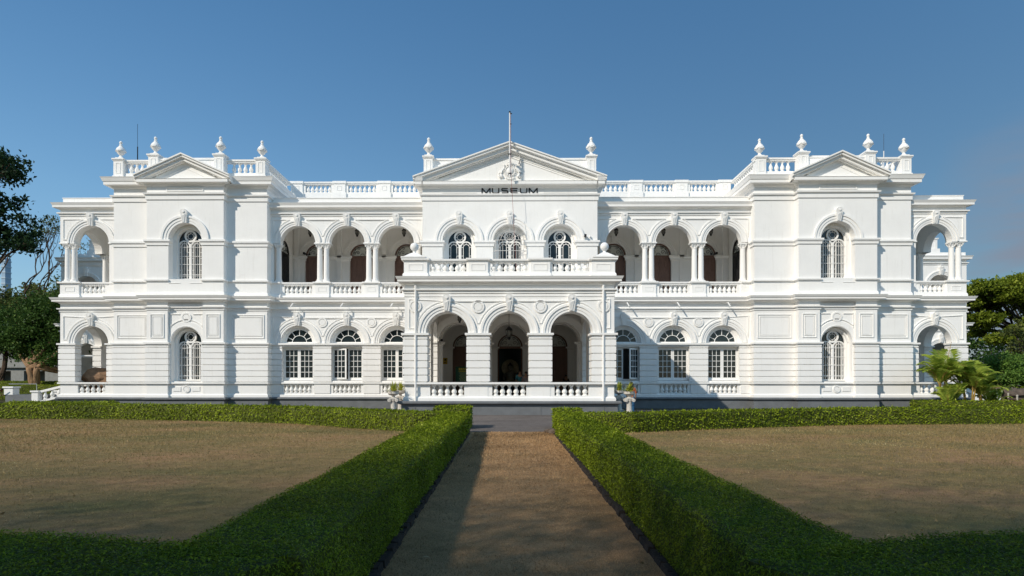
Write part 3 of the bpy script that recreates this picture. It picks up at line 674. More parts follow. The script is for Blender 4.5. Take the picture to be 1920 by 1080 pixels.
# ---------------------------------------------------------------- centre block
def centre():
    Y = -.85; cs = [-MOD, 0, MOD]
    W = MB()
    W.wall(-5.31, 5.31, .69, 6.6, Y, Y + .6, [dict(c=c, r=1.1, zs=4.04) for c in cs])
    W.wall(-5.31, 5.31, 6.6, 13.9, Y, Y + .55, [dict(c=c, r=1.02, z0=7.0, zs=10.2) for c in cs])
    for c in cs: W.wall(c - 1.1, c + 1.1, 6.9, 11.35, Y + .53, Y + .66, [dict(c=c, r=.79, z0=7.0, zs=10.2)])
    for e in (-1, 1): W.box(*sorted((e * 5.31, e * 4.9)), Y + .6, 4.2, .69, 13.9)
    W.box(-5.31, 5.31, 7.4, 12, .69, 13.9); W.box(-4.9, 4.9, Y + .6, 4.4, 6.6, 6.9); W.box(-4.9, 4.9, 1.0, 4.4, 6.9, 13.9)
    W.box(-4.9, 4.9, Y + .8, 4.4, .55, .69)
    W.box(-5.31, 5.31, Y + .02, 4.2, 13.86, 14.0)
    P('wall', W)
    T = MB(); side = [(-5.31, 4.0), (-5.31, Y), (5.31, Y), (5.31, 4.0)]
    T.sweep([(o, z - .03) for o, z in TARC], side); T.sweep([(o, z - .1) for o, z in TCOR], [(-5.31, 4.0), (-5.31, Y), (-5.25, Y)]); T.sweep([(o, z - .1) for o, z in TCOR], [(5.25, Y), (5.31, Y), (5.31, 4.0)])
    T.sweep([(o, z - .1) for o, z in HCOR], [(-5.30, Y), (5.30, Y)])
    ed = [-5.31] + [v for c in cs for v in (c - 1.02, c + 1.02)] + [5.31]
    for i in range(0, 8, 2):
        a, b = ed[i], ed[i + 1]; q = [(a, Y + .5), (a, Y), (b, Y), (b, Y + .5)]
        if i == 0: q[0] = (a, 0)
        if i == 6: q[-1] = (b, 0)
        T.sweep([(o, z - .04) for o, z in UIMP], q)
    for c in cs:
        T.archivolt(c, 10.2, 1.02, 1.46, Y, .08); T.ring(c, 10.2, .80, .86, Y + .46, Y + .54)
        T.archivolt(c, 4.04, 1.1, 1.42, Y, .06)
    for i in range(0, 8, 2):
        a, b = (ed[i] - (.0 if i == 0 else -.08)), (ed[i + 1] - (.0 if i == 6 else .08)); T.sweep(IMP, [(a, Y + .6), (a, Y), (b, Y), (b, Y + .6)])
    for e in (-1, 1): T.sweep(ARC, [(-5.31, 0), (-5.31, Y), (-5.25, Y)] if e < 0 else [(5.25, Y), (5.31, Y), (5.31, 0)])
    P('moulding', T)
    K = MB(); zb, za = 14.0, 16.06
    pediment(K, 0, 5.82, zb, za, 0, -.3, [(0, .07, -1.42), (.07, .20, -1.34), (.20, .23, -1.22), (.23, .40, -1.16), (.40, .46, -1.0)], Y + .01)
    sl = (za - zb) / 5.82
    for k, wd in ((.62, .03), (.74, .02)):
        K.ribbon([(-(za - k * 1.06 - 13.78) / sl, 13.78), (0, za - k * 1.06), ((za - k * 1.06 - 13.78) / sl, 13.78)], wd, Y - .03, Y + .02)
    K.prism([(-5.4, 13.95), (5.4, 13.95), (0, 15.9)], -.35, 3.9)
    PO = P('pediment', K)
    # crest: crowned wreathed medallion with side scrolls and plumes
    E = MB(); cx, cz, yy = .02, 14.42, Y - .02
    E.ring(cx, cz, .30, .36, yy - .10, yy, 0, 6.2832, 24); E.disc(cx, cz, .30, yy - .05, yy)
    for i in range(20): a = i * math.pi / 10; E.ball(cx + .42 * math.cos(a), yy - .06, cz + .42 * math.sin(a), .042, n=6)
    for i in range(5): E.ball(cx - .2 + .1 * i, yy - .1, cz + .52 + .05 * (2 - abs(i - 2)), .055, n=6)
    E.box(cx - .24, cx + .24, yy - .12, yy, cz + .40, cz + .48); E.ball(cx, yy - .1, cz + .68, .06, n=6)
    for sg in (-1, 1):
        pts = [(cx + sg * (.50 + .14 * math.sin(t * .7)), yy - .07, cz - .42 + .11 * t) for t in range(9)]
        E.tube(pts, .10, 6, .03); E.tube([(p[0] + sg * .14, p[1] + .02, p[2] - .05) for p in pts[:7]], .08, 6, .02)
    E.tube([(cx + .62, yy - .1, cz + .45), (cx + .66, yy - .14, cz + .75), (cx + .60, yy - .1, cz + .98)], .09, 6, .01)
    for i in range(6): E.ball(cx - .28 + .11 * i, yy - .05, cz - .46 - .05 * math.sin(i * .63), .07, n=6)
    E.v = [(cx + (a - cx) * .9, yy + (b - yy) * .5, cz + (c - cz) * .9) for a, b, c in E.v]; E.build('crest', WHITE, PO, 1)
    # frieze lettering
    Lt = MB(); h0, h1, wd = 13.06, 13.40, .066; yl = Y - .035
    def st(*p): Lt.ribbon(list(p), wd, yl - .012 * random.random(), Y + .01)
    def M_(c, w_=.24): st((c - w_, h0), (c - w_, h1)); st((c + w_, h0), (c + w_, h1)); st((c - w_, h1 - .02), (c, h0 + .03), (c + w_, h1 - .02))
    def U_(c, w_=.2): st((c - w_, h1), (c - w_, h0 + .09), (c - w_ + .07, h0 + .027), (c + w_ - .07, h0 + .027), (c + w_, h0 + .09), (c + w_, h1))
    M_(-1.44); U_(-.86, .19)
    c = -.30; w_ = .18; m = (h0 + h1) / 2
    st((c + w_, h1 - .027), (c - w_ + .05, h1 - .027), (c - w_, h1 - .07), (c - w_, m + .05), (c - w_ + .05, m), (c + w_ - .05, m), (c + w_, m - .05), (c + w_, h0 + .07), (c + w_ - .05, h0 + .027), (c - w_, h0 + .027))
    c = .27; w_ = .2; st((c + w_, h1 - .027), (c - w_, h1 - .027)); st((c + w_ - .02, m), (c - w_, m)); st((c + w_, h0 + .027), (c - w_ + .06, h0 + .027), (c - w_, h0 + .08), (c - w_, h1))
    U_(.84, .19); M_(1.42)
    P('lettering', Lt, mat('black_lettering', (.012, .012, .012), .5))
    FP = MB()
    for a, b in ((-4.1, -2.05), (2.05, 4.1)): FP.frame(a, b, 13.12, 13.38, .03, Y - .03, Y + .01)
    P('frieze_panel', FP)
    for i, c in enumerate(cs):
        keystone(c, Y - .02, 11.17); keystone(c, Y - .02, 5.1, .9); lancet_window(c, Y + .60, 7.05, 10.2, .79, bars=False)
    # bowed iron cage over the middle window
    G = MB(); pr = [(-.98, Y + .1), (-.95, Y - .12), (-.75, Y - .22), (0, Y - .26), (.75, Y - .22), (.95, Y - .12), (.98, Y + .1)]
    for zz in (8.0, 8.9, 9.55, 10.2): G.tube([(x, y, zz) for x, y in pr], .018, 5)
    for x in np.linspace(-.85, .85, 9): G.tube([(x, Y - .24 + abs(x) ** 3 * .12, 7.6), (x, Y - .24 + abs(x) ** 3 * .12, 10.2)], .014, 5)
    for rr in (.98, .55): G.tube([(rr * math.cos(math.pi * i / 16), Y - .2 + .1 * rr, 10.2 + rr * math.sin(math.pi * i / 16)) for i in range(17)], .018, 5)
    for t in (30, 60, 90, 120, 150): G.tube([(0, Y - .2, 10.2), (.98 * math.cos(R_(t)), Y - .1, 10.2 + .98 * math.sin(R_(t)))], .012, 4)
    P('window_cage', G, mat('cage_paint', (.62, .60, .57), .5))
    Q = MB(); yq = Y + .35
    Q.box(-5.1, 5.1, yq - .1, yq + .2, 13.95, 15.18); Q.box(-5.1, 5.1, yq - .16, yq + .26, 15.18, 15.28)
    for e in (-1, 1): Q.box(*sorted((e * 5.1, e * 4.8)), yq, 4.0, 13.95, 15.18)
    for e in (-1, 1): pedestal(Q, e * 4.96, yq - .12, .54, 14.0, 15.36)
    P('roof_parapet', Q)
    for e in (-1, 1): urn(e * 4.96, yq - .12, 15.36, 1.06)
    # entrance hall behind the porch
    H = MB(); yb = 4.0
    H.wall(-4.9, 4.9, .69, 6.6, yb, yb + .4, [dict(c=c, r=.86, zs=4.04) for c in cs])
    for c in cs:
        H.archivolt(c, 4.04, .88, 1.26, yb, .08)
        for e in (-1, 1): H.box(c + e * 1.2 - .33, c + e * 1.2 + .33, yb - .07, yb, .69, 3.84); H.sweep(IMP, [(c + e * 1.2 - .33, yb), (c + e * 1.2 - .33, yb - .07), (c + e * 1.2 + .33, yb - .07), (c + e * 1.2 + .33, yb)])
    for m in (-MOD / 2, MOD / 2):   # vault ribs running back over the hall
        H.box(m - .2, m + .2, Y + .6, yb, 5.55, 6.62)
    P('entrance_hall', H)
    for c in (-MOD, MOD): door(c, yb + .12, .69, 4.04, .84)
    door(0, yb + .12, .69, 4.04, .84, leaves=False)
    for c in cs: keystone(c, yb - .02, 4.9, .85)
    N = MB(); N.box(-1.6, 1.6, 7.2, 7.3, .69, 5.2); N.box(-1.7, -1.6, 4.4, 7.3, .69, 5.2); N.box(1.6, 1.7, 4.4, 7.3, .69, 5.2); N.box(-1.6, 1.6, 4.4, 7.3, 5.2, 5.3); N.box(-1.6, 1.6, 4.4, 7.3, .6, .69)
    P('shrine_room', N, mat('shrine_teal', (.10, .15, .15), .8))
    for m in (-3.07, 3.07):
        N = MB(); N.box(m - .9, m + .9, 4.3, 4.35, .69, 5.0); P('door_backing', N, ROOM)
# ---------------------------------------------------------------- entrance porch
def porch():
    YF, X1 = -8.2, 5.16; cs = [-MOD, 0, MOD]; D = .9; YB = -.85
    R1 = 1.04
    W = MB()
    W.wall(-X1, X1, 1.58, 6.80, YF, YF + D, [dict(c=c, r=R1, z0=1.6, zs=4.04) for c in cs])
    W.wall(-X1, X1, .69, 1.58, YF + .05, YF + .6, [dict(c=c, r=.84, z0=.95, zs=1.46, arch=False) for c in cs])
    ys = [YF + 1.06 + 1.04, YF + 1.06 + 1.04 + MOD]
    for e in (-1, 1):
        W.sx = e; W.T = lambda u, v, z: (X1 - v, u, z)
        W.wall(YF + D, YB, 1.58, 6.80, 0, D, [dict(c=c, r=R1, z0=1.6, zs=4.04) for c in ys])
        W.wall(YF + .6, YB, .69, 1.58, .05, .6, [dict(c=c, r=.84, z0=.95, zs=1.46, arch=False) for c in ys])
    W.T = None; W.sx = 1
    for x in (-MOD / 2, MOD / 2): W.box(x - .48, x + .48, YF + .03, YF + .6, .72, 1.5)
    W.box(-X1 + D, X1 - D, YF + D, YB, 6.2, 6.78)
    P('porch_wall', W)
    FL = MB(); FL.box(-X1 + .3, X1 - .3, YF + .3, YB + 1, .60, .685); P('porch_floor', FL, FLOOR)
    T = MB(); path = [(-X1, -.0), (-X1, YF), (X1, YF), (X1, 0)]
    for pr in (BASE, SILL, ARC): T.sweep(pr, path)
    T.sweep([(o * .95, z - .06) for o, z in BELT], path)
    T.sweep([(0, 5.82), (.03, 5.83), (.03, 5.9), (0, 5.91)], path)
    def pier(q): TB = MB(); TB.sweep(RUST, q); TB.sweep(IMP, q); P('rusticated_pier', TB)
    pier([(-X1 + D, ys[0] - R1), (-X1, ys[0] - R1), (-X1, YF), (-MOD - R1, YF), (-MOD - R1, YF + D)])
    pier([(MOD + R1, YF + D), (MOD + R1, YF), (X1, YF), (X1, ys[0] - R1), (X1 - D, ys[0] - R1)])
    for m in (-MOD / 2, MOD / 2): h = MOD / 2 - R1; pier([(m - h, YF + D), (m - h, YF), (m + h, YF), (m + h, YF + D)])
    for e in (-1, 1):
        a, b = ys[0] + R1, ys[1] - R1; c = ys[1] + R1
        q1 = [(X1 - D, b), (X1, b), (X1, a), (X1 - D, a)]; q2 = [(X1 - D, YB), (X1, YB), (X1, c), (X1 - D, c)]
        if e > 0: pier([(X1 - D, a), (X1, a), (X1, b), (X1 - D, b)]); pier([(X1 - D, c), (X1, c), (X1, YB)])
        else: pier([(-X1 + D, b), (-X1, b), (-X1, a), (-X1 + D, a)]); pier([(-X1, YB), (-X1, c), (-X1 + D, c)])
    # narrow sunk strip that carries the downpipe on each corner pier
    for c in cs: T.archivolt(c, 4.04, R1, 1.43, YF, .08)
    for e in (-1, 1):
        T.sx = e; T.T = lambda u, v, z: (X1 - v, u, z)
        for c in ys: T.archivolt(c, 4.04, R1, 1.43, 0, .08)
    T.T = None; T.sx = 1
    P('moulding', T)
    # inner arch ribs seen under the porch ceiling
    RB = MB()
    for c in cs:
        for a_ in ((R1 + .02, 1.30, YF + D - .05, YF + D + .12), (1.12, 1.5, YB - 1.1, YB - .7)): AR = MB(); AR.ring(c, 4.04, *a_); P('arch_rib', AR)
    for x in (-MOD / 2, MOD / 2, -X1 + .8, X1 - .8): RB.box(x - .30, x + .30, YB - .35, YB + .02, .69, 3.86); RB.sweep(IMP, [(x - .3, YB), (x - .3, YB - .35), (x + .3, YB - .35), (x + .3, YB)])
    for c in cs: RB.wall(c - MOD / 2, c + MOD / 2, 4.04, 6.22, YB - .35, YB + .01, [dict(c=c, r=1.18, zs=4.05)])
    P('inner_arcade', RB)
    N = MB()
    for a, b in zip(cs, cs[1:]): spandrel(N, a, b, 4.04, 1.56, 5.70, YF, .04, .04); roundel(N, (a + b) / 2, 5.33, YF, .31)
    for e in (-1, 1):
        halfspandrel(N, e * MOD, e, e * (X1 - .22), 4.04, 1.56, 5.70, YF, 4.2, .04, .04); roundel(N, e * (X1 - .52), 5.36, YF, .31)
    N.sx = -1; 
    P('spandrel_panel', N)
    for c in cs: keystone(c, YF - .02, 5.10)
    PLN = MB(); PLN.sweep([(o * 1.5 + .02, z) for o, z in PL], path)
    for x in (-4.62, 4.62, 1.53): PLN.box(x - .02, x + .02, YF - .16, YF - .1, 0, .5)
    P('plinth', PLN, GREY)
    BL = MB()
    for c in cs: BL.box(c - R1, c + R1, YF + .05, YF + .55, 1.47, 1.60)
    LO = P('balustrade', BL)
    for c in cs:
        for k in range(5): baluster(c + (-.84 + 1.68 * (k + .5) / 5), YF + .22, .95, .51, parent=LO)
    # terrace parapet
    Q = MB()
    blocks = [(-5.2, -4.05), (-1.53 - .48, -1.53 + .48), (1.53 - .48, 1.53 + .48), (4.05, 5.2)]
    yp = YF + .1; BZ = 6.80
    Q.box(-5.1, 5.1, yp, yp + .4, BZ, 7.08); Q.box(-5.1, 5.1, yp + .02, yp + .38, 7.54, 7.60)
    Q.sweep([(0, 7.58), (.06, 7.61), (.06, 7.69), (-.02, 7.71), (-.46, 7.71), (-.46, 7.58)], [(-5.0, yp), (5.0, yp)])
    for a, b in blocks:
        q = [(a, yp - .08), (b, yp - .08), (b, yp + .46), (a, yp + .46)]
        Q.box(a, b, yp - .08, yp + .46, BZ, 7.6); Q.sweep([(o, z - .08) for o, z in UBASE], q, True); Q.sweep([(o, z - .12) for o, z in USILL], q, True)
        Q.box(a, b, yp - .08, yp + .46, 7.6, 7.73)
        Q.frame((a + b) / 2 - .34, (a + b) / 2 + .34, 7.14, 7.42, .03, yp - .10, yp - .07)
    for (a, b), (c, d) in zip(blocks, blocks[1:]): Q.box(b, b + .12, yp + .02, yp + .38, 7.08, 7.54); Q.box(c - .12, c, yp + .02, yp + .38, 7.08, 7.54)
    for e in (-1, 1):
        Q.box(*sorted((e * 4.75, e * 5.12)), yp + .4, YB, BZ, 7.08); Q.box(*sorted((e * 4.70, e * 5.16)), yp + .4, YB, 7.56, 7.71)
        for m in (ys[0] + MOD / 2 - .0,): Q.box(*sorted((e * 4.66, e * 5.2)), m - .48, m + .48, BZ, 7.72)
        cx = e * 4.72; cy = yp + .19
        Q.box(cx - .62, cx + .62, cy - .42, cy + .42, 7.73, 7.80)
        q = .50
        Q.add([(cx - q, cy - .36, 7.80), (cx + q, cy - .36, 7.80), (cx + q, cy + .36, 7.80), (cx - q, cy + .36, 7.80), (cx - .14, cy - .12, 8.02), (cx + .14, cy - .12, 8.02), (cx + .14, cy + .12, 8.02), (cx - .14, cy + .12, 8.02)],
              [(0, 1, 5, 4), (1, 2, 6, 5), (2, 3, 7, 6), (3, 0, 4, 7), (4, 5, 6, 7), (0, 3, 2, 1)])
        Bb = MB(); Bb.lathe([(.12, 0), (.09, .05), (.07, .10), (.10, .13)] + [(.212 * math.sin(R_(a)), .33 - .212 * math.cos(R_(a))) for a in range(25, 180, 15)] + [(.005, .542)], cx, cy, 8.0, 20)
        P('ball_finial', Bb, smooth=2)
        Dn = MB(); xx = e * 4.61; Dn.tube([(xx, YF - .10, .52), (xx, YF - .10, 6.4)], .055, 8)
        for zz in (1.2, 2.8, 4.6, 6.2): Dn.box(xx - .08, xx + .08, YF - .12, YF - .0, zz - .02, zz + .02)
        P('downpipe', Dn)
    QO = P('terrace_balustrade', Q)
    for (a, b), (c, d) in zip(blocks, blocks[1:]):
        for k in range(6): baluster(b + .12 + (c - b - .24) * (k + .5) / 6, yp + .2, 7.08, .46, parent=QO)
    for e in (-1, 1):
        for k in range(14): baluster(e * 4.93, yp + .7 + k * .46, 7.08, .48, False)
    DK = MB(); DK.box(-5.0, 5.0, YF + .3, YB, 6.76, 6.80); P('terrace', DK)
porch(); centre(); recess(-1); recess(1); wing(-1); wing(1)
P('baluster_rows', BALREST, smooth=2)['kind'] = 'stuff'
BK = MB(); BK.box(-14.87, -5.3, 4.4, 12, .69, 14.5); BK.box(5.3, 14.87, 4.4, 12, .69, 14.5); P('rear_range', BK)
# ================================================================ GROUND
def sheet(name, poly, z, m, cuts=0):
    me = bpy.data.meshes.new(name); me.from_pydata([(x, y, z) for x, y in poly], [], [tuple(range(len(poly)))]); me.materials.append(m)
    o = bpy.data.objects.new(name, me); COL.objects.link(o); return tag(o, kind='structure')
def ground_mat(name, cols, big=.25, fine=60, bump=.6, mid=4.0):
    m = bpy.data.materials.new(name); m.use_nodes = True; n = m.node_tree; b = n.nodes['Principled BSDF']; b.inputs['Roughness'].default_value = .95; b.inputs['Specular IOR Level'].default_value = .1
    g = n.nodes.new('ShaderNodeNewGeometry')
    def noi(sc, det=6, st=(1, 1, 1), ro=.6):
        mp = n.nodes.new('ShaderNodeMapping'); mp.inputs['Scale'].default_value = st; n.links.new(g.outputs['Position'], mp.inputs[0])
        t = n.nodes.new('ShaderNodeTexNoise'); t.inputs['Scale'].default_value = sc; t.inputs['Detail'].default_value = det; t.inputs['Roughness'].default_value = ro
        n.links.new(mp.outputs[0], t.inputs['Vector']); return t
    r = n.nodes.new('ShaderNodeValToRGB'); r.color_ramp.elements[0].position = .33; r.color_ramp.elements[1].position = .68
    r.color_ramp.elements[0].color = (*cols[0], 1); r.color_ramp.elements[1].color = (*cols[2], 1); e = r.color_ramp.elements.new(.5); e.color = (*cols[1], 1)
    n.links.new(noi(big, 8, (1, 1.6, 1), .65).outputs['Fac'], r.inputs[0])
    r2 = n.nodes.new('ShaderNodeMapRange'); r2.inputs[1].default_value = .3; r2.inputs[2].default_value = .7; r2.inputs[3].default_value = .55; r2.inputs[4].default_value = 1.45
    f = noi(fine, 5, (1, 1, 1), .75); n.links.new(f.outputs['Fac'], r2.inputs[0])
    r3 = n.nodes.new('ShaderNodeMapRange'); r3.inputs[1].default_value = .3; r3.inputs[2].default_value = .7; r3.inputs[3].default_value = .8; r3.inputs[4].default_value = 1.2
    n.links.new(noi(mid, 6).outputs['Fac'], r3.inputs[0])
    mu = n.nodes.new('ShaderNodeMath'); mu.operation = 'MULTIPLY'; n.links.new(r2.outputs[0], mu.inputs[0]); n.links.new(r3.outputs[0], mu.inputs[1])
    vm = n.nodes.new('ShaderNodeVectorMath'); vm.operation = 'SCALE'; n.links.new(r.outputs[0], vm.inputs[0]); n.links.new(mu.outputs[0], vm.inputs['Scale']); n.links.new(vm.outputs[0], b.inputs['Base Color'])
    bp = n.nodes.new('ShaderNodeBump'); bp.inputs['Strength'].default_value = bump; bp.inputs['Distance'].default_value = .03; n.links.new(f.outputs['Fac'], bp.inputs['Height']); n.links.new(bp.outputs[0], b.inputs['Normal'])
    return m
LAWN = ground_mat('dry_lawn', ((.17, .155, .06), (.27, .19, .085), (.39, .225, .115)))
PATHM = ground_mat('straw_path', ((.27, .18, .085), (.40, .25, .125), (.50, .30, .15)), big=.5, fine=80)
ASPH = ground_mat('drive_asphalt', ((.115, .100, .092), (.150, .130, .118), (.185, .160, .145)), big=.35, fine=50, bump=.3)
EARTH = ground_mat('park_ground', ((.03, .045, .015), (.06, .06, .03), (.10, .08, .05)), big=.1)
sheet('ground', [(-900, -200), (900, -200), (900, 1800), (-900, 1800)], -.012, EARTH)
sheet('lawn', [(-60, -60), (60, -60), (60, -19.0), (-60, -19.0)], -.004, LAWN)
sheet('lawn', [(-60, -60), (-2, -60), (-2.0, -18.9), (-2.9, -18.85), (-4.8, -17.55), (-8.4, -14.65), (-11.9, -13.4), (-16.8, -12.0), (-21.8, -11.85), (-28, -12.2), (-60, -13.5)], .006, LAWN)
sheet('lawn', [(2.2, -60), (60, -60), (60, -15.6), (28, -14.8), (19.8, -14.7), (13, -15.3), (8.3, -17.0), (5.9, -18.05), (3.9, -19.1), (2.2, -19.0)], .006, LAWN)
sheet('drive', [(-60, -19.2)] + [(-3 + .5 * i, -19.25 + .12 * math.sin(i * 1.7) + .06 * math.sin(i * 4.1)) for i in range(13)] + [(60, -19.2), (60, -2), (-60, -2)], .000, ASPH)
sheet('path', [(-1.12, -48), (1.45, -48), (1.42, -19.0), (-1.32, -19.0)], .004, PATHM)
# ---------------------------------------------------------------- leaves
def leafmesh(name, C, S, m, up=.5, asp=.5, N=None, parent=None, bend=.25, face=0):
    n = len(C); C = np.asarray(C, dtype=np.float64); S = np.broadcast_to(np.asarray(S, dtype=np.float64), (n,))
    d = RNG.normal(size=(n, 3))
    if N is not None: d = d * (1 - up) + np.asarray(N) * up * 1.6
    else: d[:, 2] = np.abs(d[:, 2]) * (1 + up)
    d /= np.linalg.norm(d, axis=1)[:, None]                    # leaf direction
    r = RNG.normal(size=(n, 3)); t = np.cross(d, r); t /= np.linalg.norm(t, axis=1)[:, None]
    nn = np.cross(d, t)
    if face:   # blades lie flat to the surface normal N, tips lifted
        nn = np.asarray(N if N is not None else [[0, 0, 1.0]]) * face + RNG.normal(size=(n, 3)) * .6; nn /= np.linalg.norm(nn, axis=1)[:, None]
        d = RNG.normal(size=(n, 3)); d[:, 2] += .5; d -= nn * np.sum(d * nn, axis=1)[:, None] * .85; d /= np.linalg.norm(d, axis=1)[:, None]
        t = np.cross(nn, d); t /= np.linalg.norm(t, axis=1)[:, None]
    k = S * RNG.uniform(.7, 1.3, n); L_ = d * k[:, None]; T_ = t * (k * asp * .5)[:, None]; B_ = nn * (k * bend * .5)[:, None]
    V = np.empty((n, 4, 3)); V[:, 0] = C; V[:, 1] = C + L_ * .5 + T_ + B_; V[:, 2] = C + L_; V[:, 3] = C + L_ * .5 - T_ + B_
    me = bpy.data.meshes.new(name); me.vertices.add(n * 4); me.vertices.foreach_set('co', V.reshape(-1)); me.loops.add(n * 4)
    me.loops.foreach_set('vertex_index', np.arange(n * 4, dtype=np.int32)); me.polygons.add(n)
    me.polygons.foreach_set('loop_start', np.arange(0, n * 4, 4, dtype=np.int32)); me.polygons.foreach_set('loop_total', np.full(n, 4, dtype=np.int32))
    me.materials.append(m); me.update(calc_edges=True)
    o = bpy.data.objects.new(name, me); COL.objects.link(o)
    if parent: o.parent = parent
    return o
HEDGE = leafmat('hedge_leaf', (.08, .12, .008), (.32, .40, .022), (.52, .56, .10), .26, .8)
HCORE = mat('hedge_core', (.09, .11, .018), .9, var=.6, scale=12, bump=.8, bscale=25)
def hedge(name, label, pts, wd, h, dens=1.0, lmin=.035, group='clipped hedges round the lawns', wob=.03):
    root = thing(name, label, 'hedge', (pts[0][0], pts[0][1], 0), 0, group); ox, oy = pts[0]
    # resample
    P2 = [Vector(p) for p in pts]; R2 = [P2[0]]
    for a, b in zip(P2, P2[1:]):
        n = max(1, int((b - a).length / .25))
        for i in range(1, n + 1): R2.append(a.lerp(b, i / n))
    prof = [(-.49, 0), (-.5, .35), (-.5, .7), (-.495, .94), (-.46, .99), (-.2, 1.0), (.2, 1.0), (.46, .99), (.495, .94), (.5, .7), (.5, .35), (.49, 0)]
    vs = []; k = len(prof); tan = []
    for i, p in enumerate(R2):
        d = (R2[min(i + 1, len(R2) - 1)] - R2[max(i - 1, 0)]).normalized(); tan.append(d); nx, ny = d.y, -d.x
        for o, z in prof:
            q = noise.noise(Vector((p.x * .9 + o * 2, p.y * .9, z * 2))) * wob + noise.noise(Vector((p.x * 3 + o * 5, p.y * 3, z * 5))) * wob * .6
            e = wd * o * (1 - .02) * 2 * .5; e = e * 1.0 + (q if o > 0 else -q) * (abs(o) > .3)
            vs.append((p.x + nx * (e - .04 * (1 if o > 0 else -1)) - ox, p.y + ny * (e - .04 * (1 if o > 0 else -1)) - oy, max(0, z * h - .03 + q * .6 * (z > .8))))
    fs = [(i * k + a, (i + 1) * k + a, (i + 1) * k + a + 1, i * k + a + 1) for i in range(len(R2) - 1) for a in range(k - 1)]
    fs += [tuple(range(k)), tuple((len(R2) - 1) * k + a for a in range(k - 1, -1, -1))]
    mb = MB(); mb.add(vs, fs); core = mb.build('core', HCORE, root)
    # leaves on the faces
    me = core.data; Cs = []; Ss = []; Ns = []
    me.calc_loop_triangles(); co = np.array([v.co[:] for v in me.vertices]); tri = np.array([t.vertices[:] for t in me.loop_triangles])
    A = co[tri[:, 0]]; Bv = co[tri[:, 1]]; Cv = co[tri[:, 2]]; cr = np.cross(Bv - A, Cv - A); ar = np.linalg.norm(cr, axis=1) / 2; nn = cr / (2 * ar[:, None] + 1e-9)
    ctr = (A + Bv + Cv) / 3 + np.array([ox, oy, 0]); dist = np.linalg.norm(ctr - np.array([CAMX, CAMY, CAMZ]), axis=1)
    view = np.array([CAMX, CAMY, CAMZ]) - ctr; facing = (np.sum(view * nn, axis=1) > -.3 * dist)
    ll = np.clip(dist * .0042, lmin * 1.25, .11); cnt = ar / (ll * ll * .17) * dens * np.where(facing, 1.0, .25)
    cnt = np.floor(cnt + RNG.uniform(0, 1, len(cnt))).astype(int); idx = np.repeat(np.arange(len(cnt)), cnt)
    u = RNG.uniform(0, 1, (len(idx), 2)); sw = u.sum(1) > 1; u[sw] = 1 - u[sw]
    pos = A[idx] + (Bv - A)[idx] * u[:, :1] + (Cv - A)[idx] * u[:, 1:]; N_ = nn[idx].copy()
    dep = RNG.uniform(-.03, .035, len(idx)); pos += N_ * dep[:, None]; N_[:, 2] += .45
    lf = leafmesh('foliage', pos, ll[idx], HEDGE, .5, .34, N_, root, face=1.5)
    # a few stray shoots above the clipped top
    top = np.where(nn[:, 2] > .8)[0]
    if len(top):
        sh = RNG.choice(top, size=max(3, int(len(top) * .22))); u = RNG.uniform(0, .5, (len(sh), 2)); p = A[sh] + (Bv - A)[sh] * u[:, :1] + (Cv - A)[sh] * u[:, 1:]
        NN = np.tile([[0, 0, 1.0]], (len(sh), 1)); leafmesh('shoot', p, ll[sh] * 1.3, HEDGE, .65, .2, NN, root)['kind'] = 'stuff'
    lf['kind'] = 'stuff'
    return root
G_ = 'low clipped hedges round the lawns'
H = .66
hedge('hedge', 'long straight clipped hedge along the left edge of the straw path', [(-1.44, -36.15), (-1.50, -30), (-1.58, -24), (-1.66, -19.35)], .92, H, 1.0, .019, G_, .022)
hedge('hedge', 'long straight clipped hedge along the right edge of the straw path', [(1.88, -36.15), (1.87, -30), (1.86, -24), (1.85, -19.35)], .84, H, 1.0, .019, G_, .022)
hedge('hedge', 'dark near hedge at the bottom left, closing the left lawn', [(-1.3, -36.6), (-2.2, -36.25), (-2.9, -36.12), (-5, -36.0), (-9, -36.0)], 1.1, H, 1.0, .019, G_, .02)
hedge('hedge', 'dark near hedge at the bottom right, closing the right lawn', [(1.6, -36.6), (2.5, -36.2), (3.2, -36.05), (5.3, -35.9), (9, -35.9)], 1.1, H, 1.0, .019, G_, .02)
hedge('hedge', 'long hedge at the far side of the left lawn, in front of the museum', [(-2.0, -18.9), (-2.9, -18.85), (-4.8, -17.55), (-8.4, -14.65), (-11.9, -13.4), (-16.8, -12.0), (-21.8, -11.85), (-28, -12.2), (-36, -13.5)], .85, H, 1.0, .04, G_)
hedge('hedge', 'long hedge at the far side of the right lawn, in front of the museum', [(2.2, -19.0), (3.9, -19.1), (5.9, -18.05), (8.3, -17.0), (13, -15.3), (19.8, -14.7), (28, -14.8), (36, -15.6)], .85, .63, 1.0, .04, G_)
hedge('hedge_block', 'short clipped hedge block at the left corner of the path and drive', [(-2.55, -17.1), (-1.35, -17.1)], 1.5, .76, 1.0, .05, 'hedge blocks flanking the path end')
hedge('hedge_block', 'short clipped hedge block at the right corner of the path and drive', [(1.6, -17.5), (2.5, -17.5)], 1.3, .70, 1.0, .05, 'hedge blocks flanking the path end')
hedge('hedge', 'thin hedge strip beside the plinth of the left wing', [(-20.2, -7.0), (-25.6, -7.2)], .7, .62, 1.0, .08, G_)
hedge('hedge', 'hedge strip in the far left corner behind the long hedge', [(-25.4, -9.1), (-33, -9.4)], .7, .62, 1.0, .08, G_)
hedge('hedge', 'hedge strip at the foot of the palm clump beside the right wing', [(19.4, -8.8), (24.6, -9.3)], .8, .72, 1.0, .08, G_)
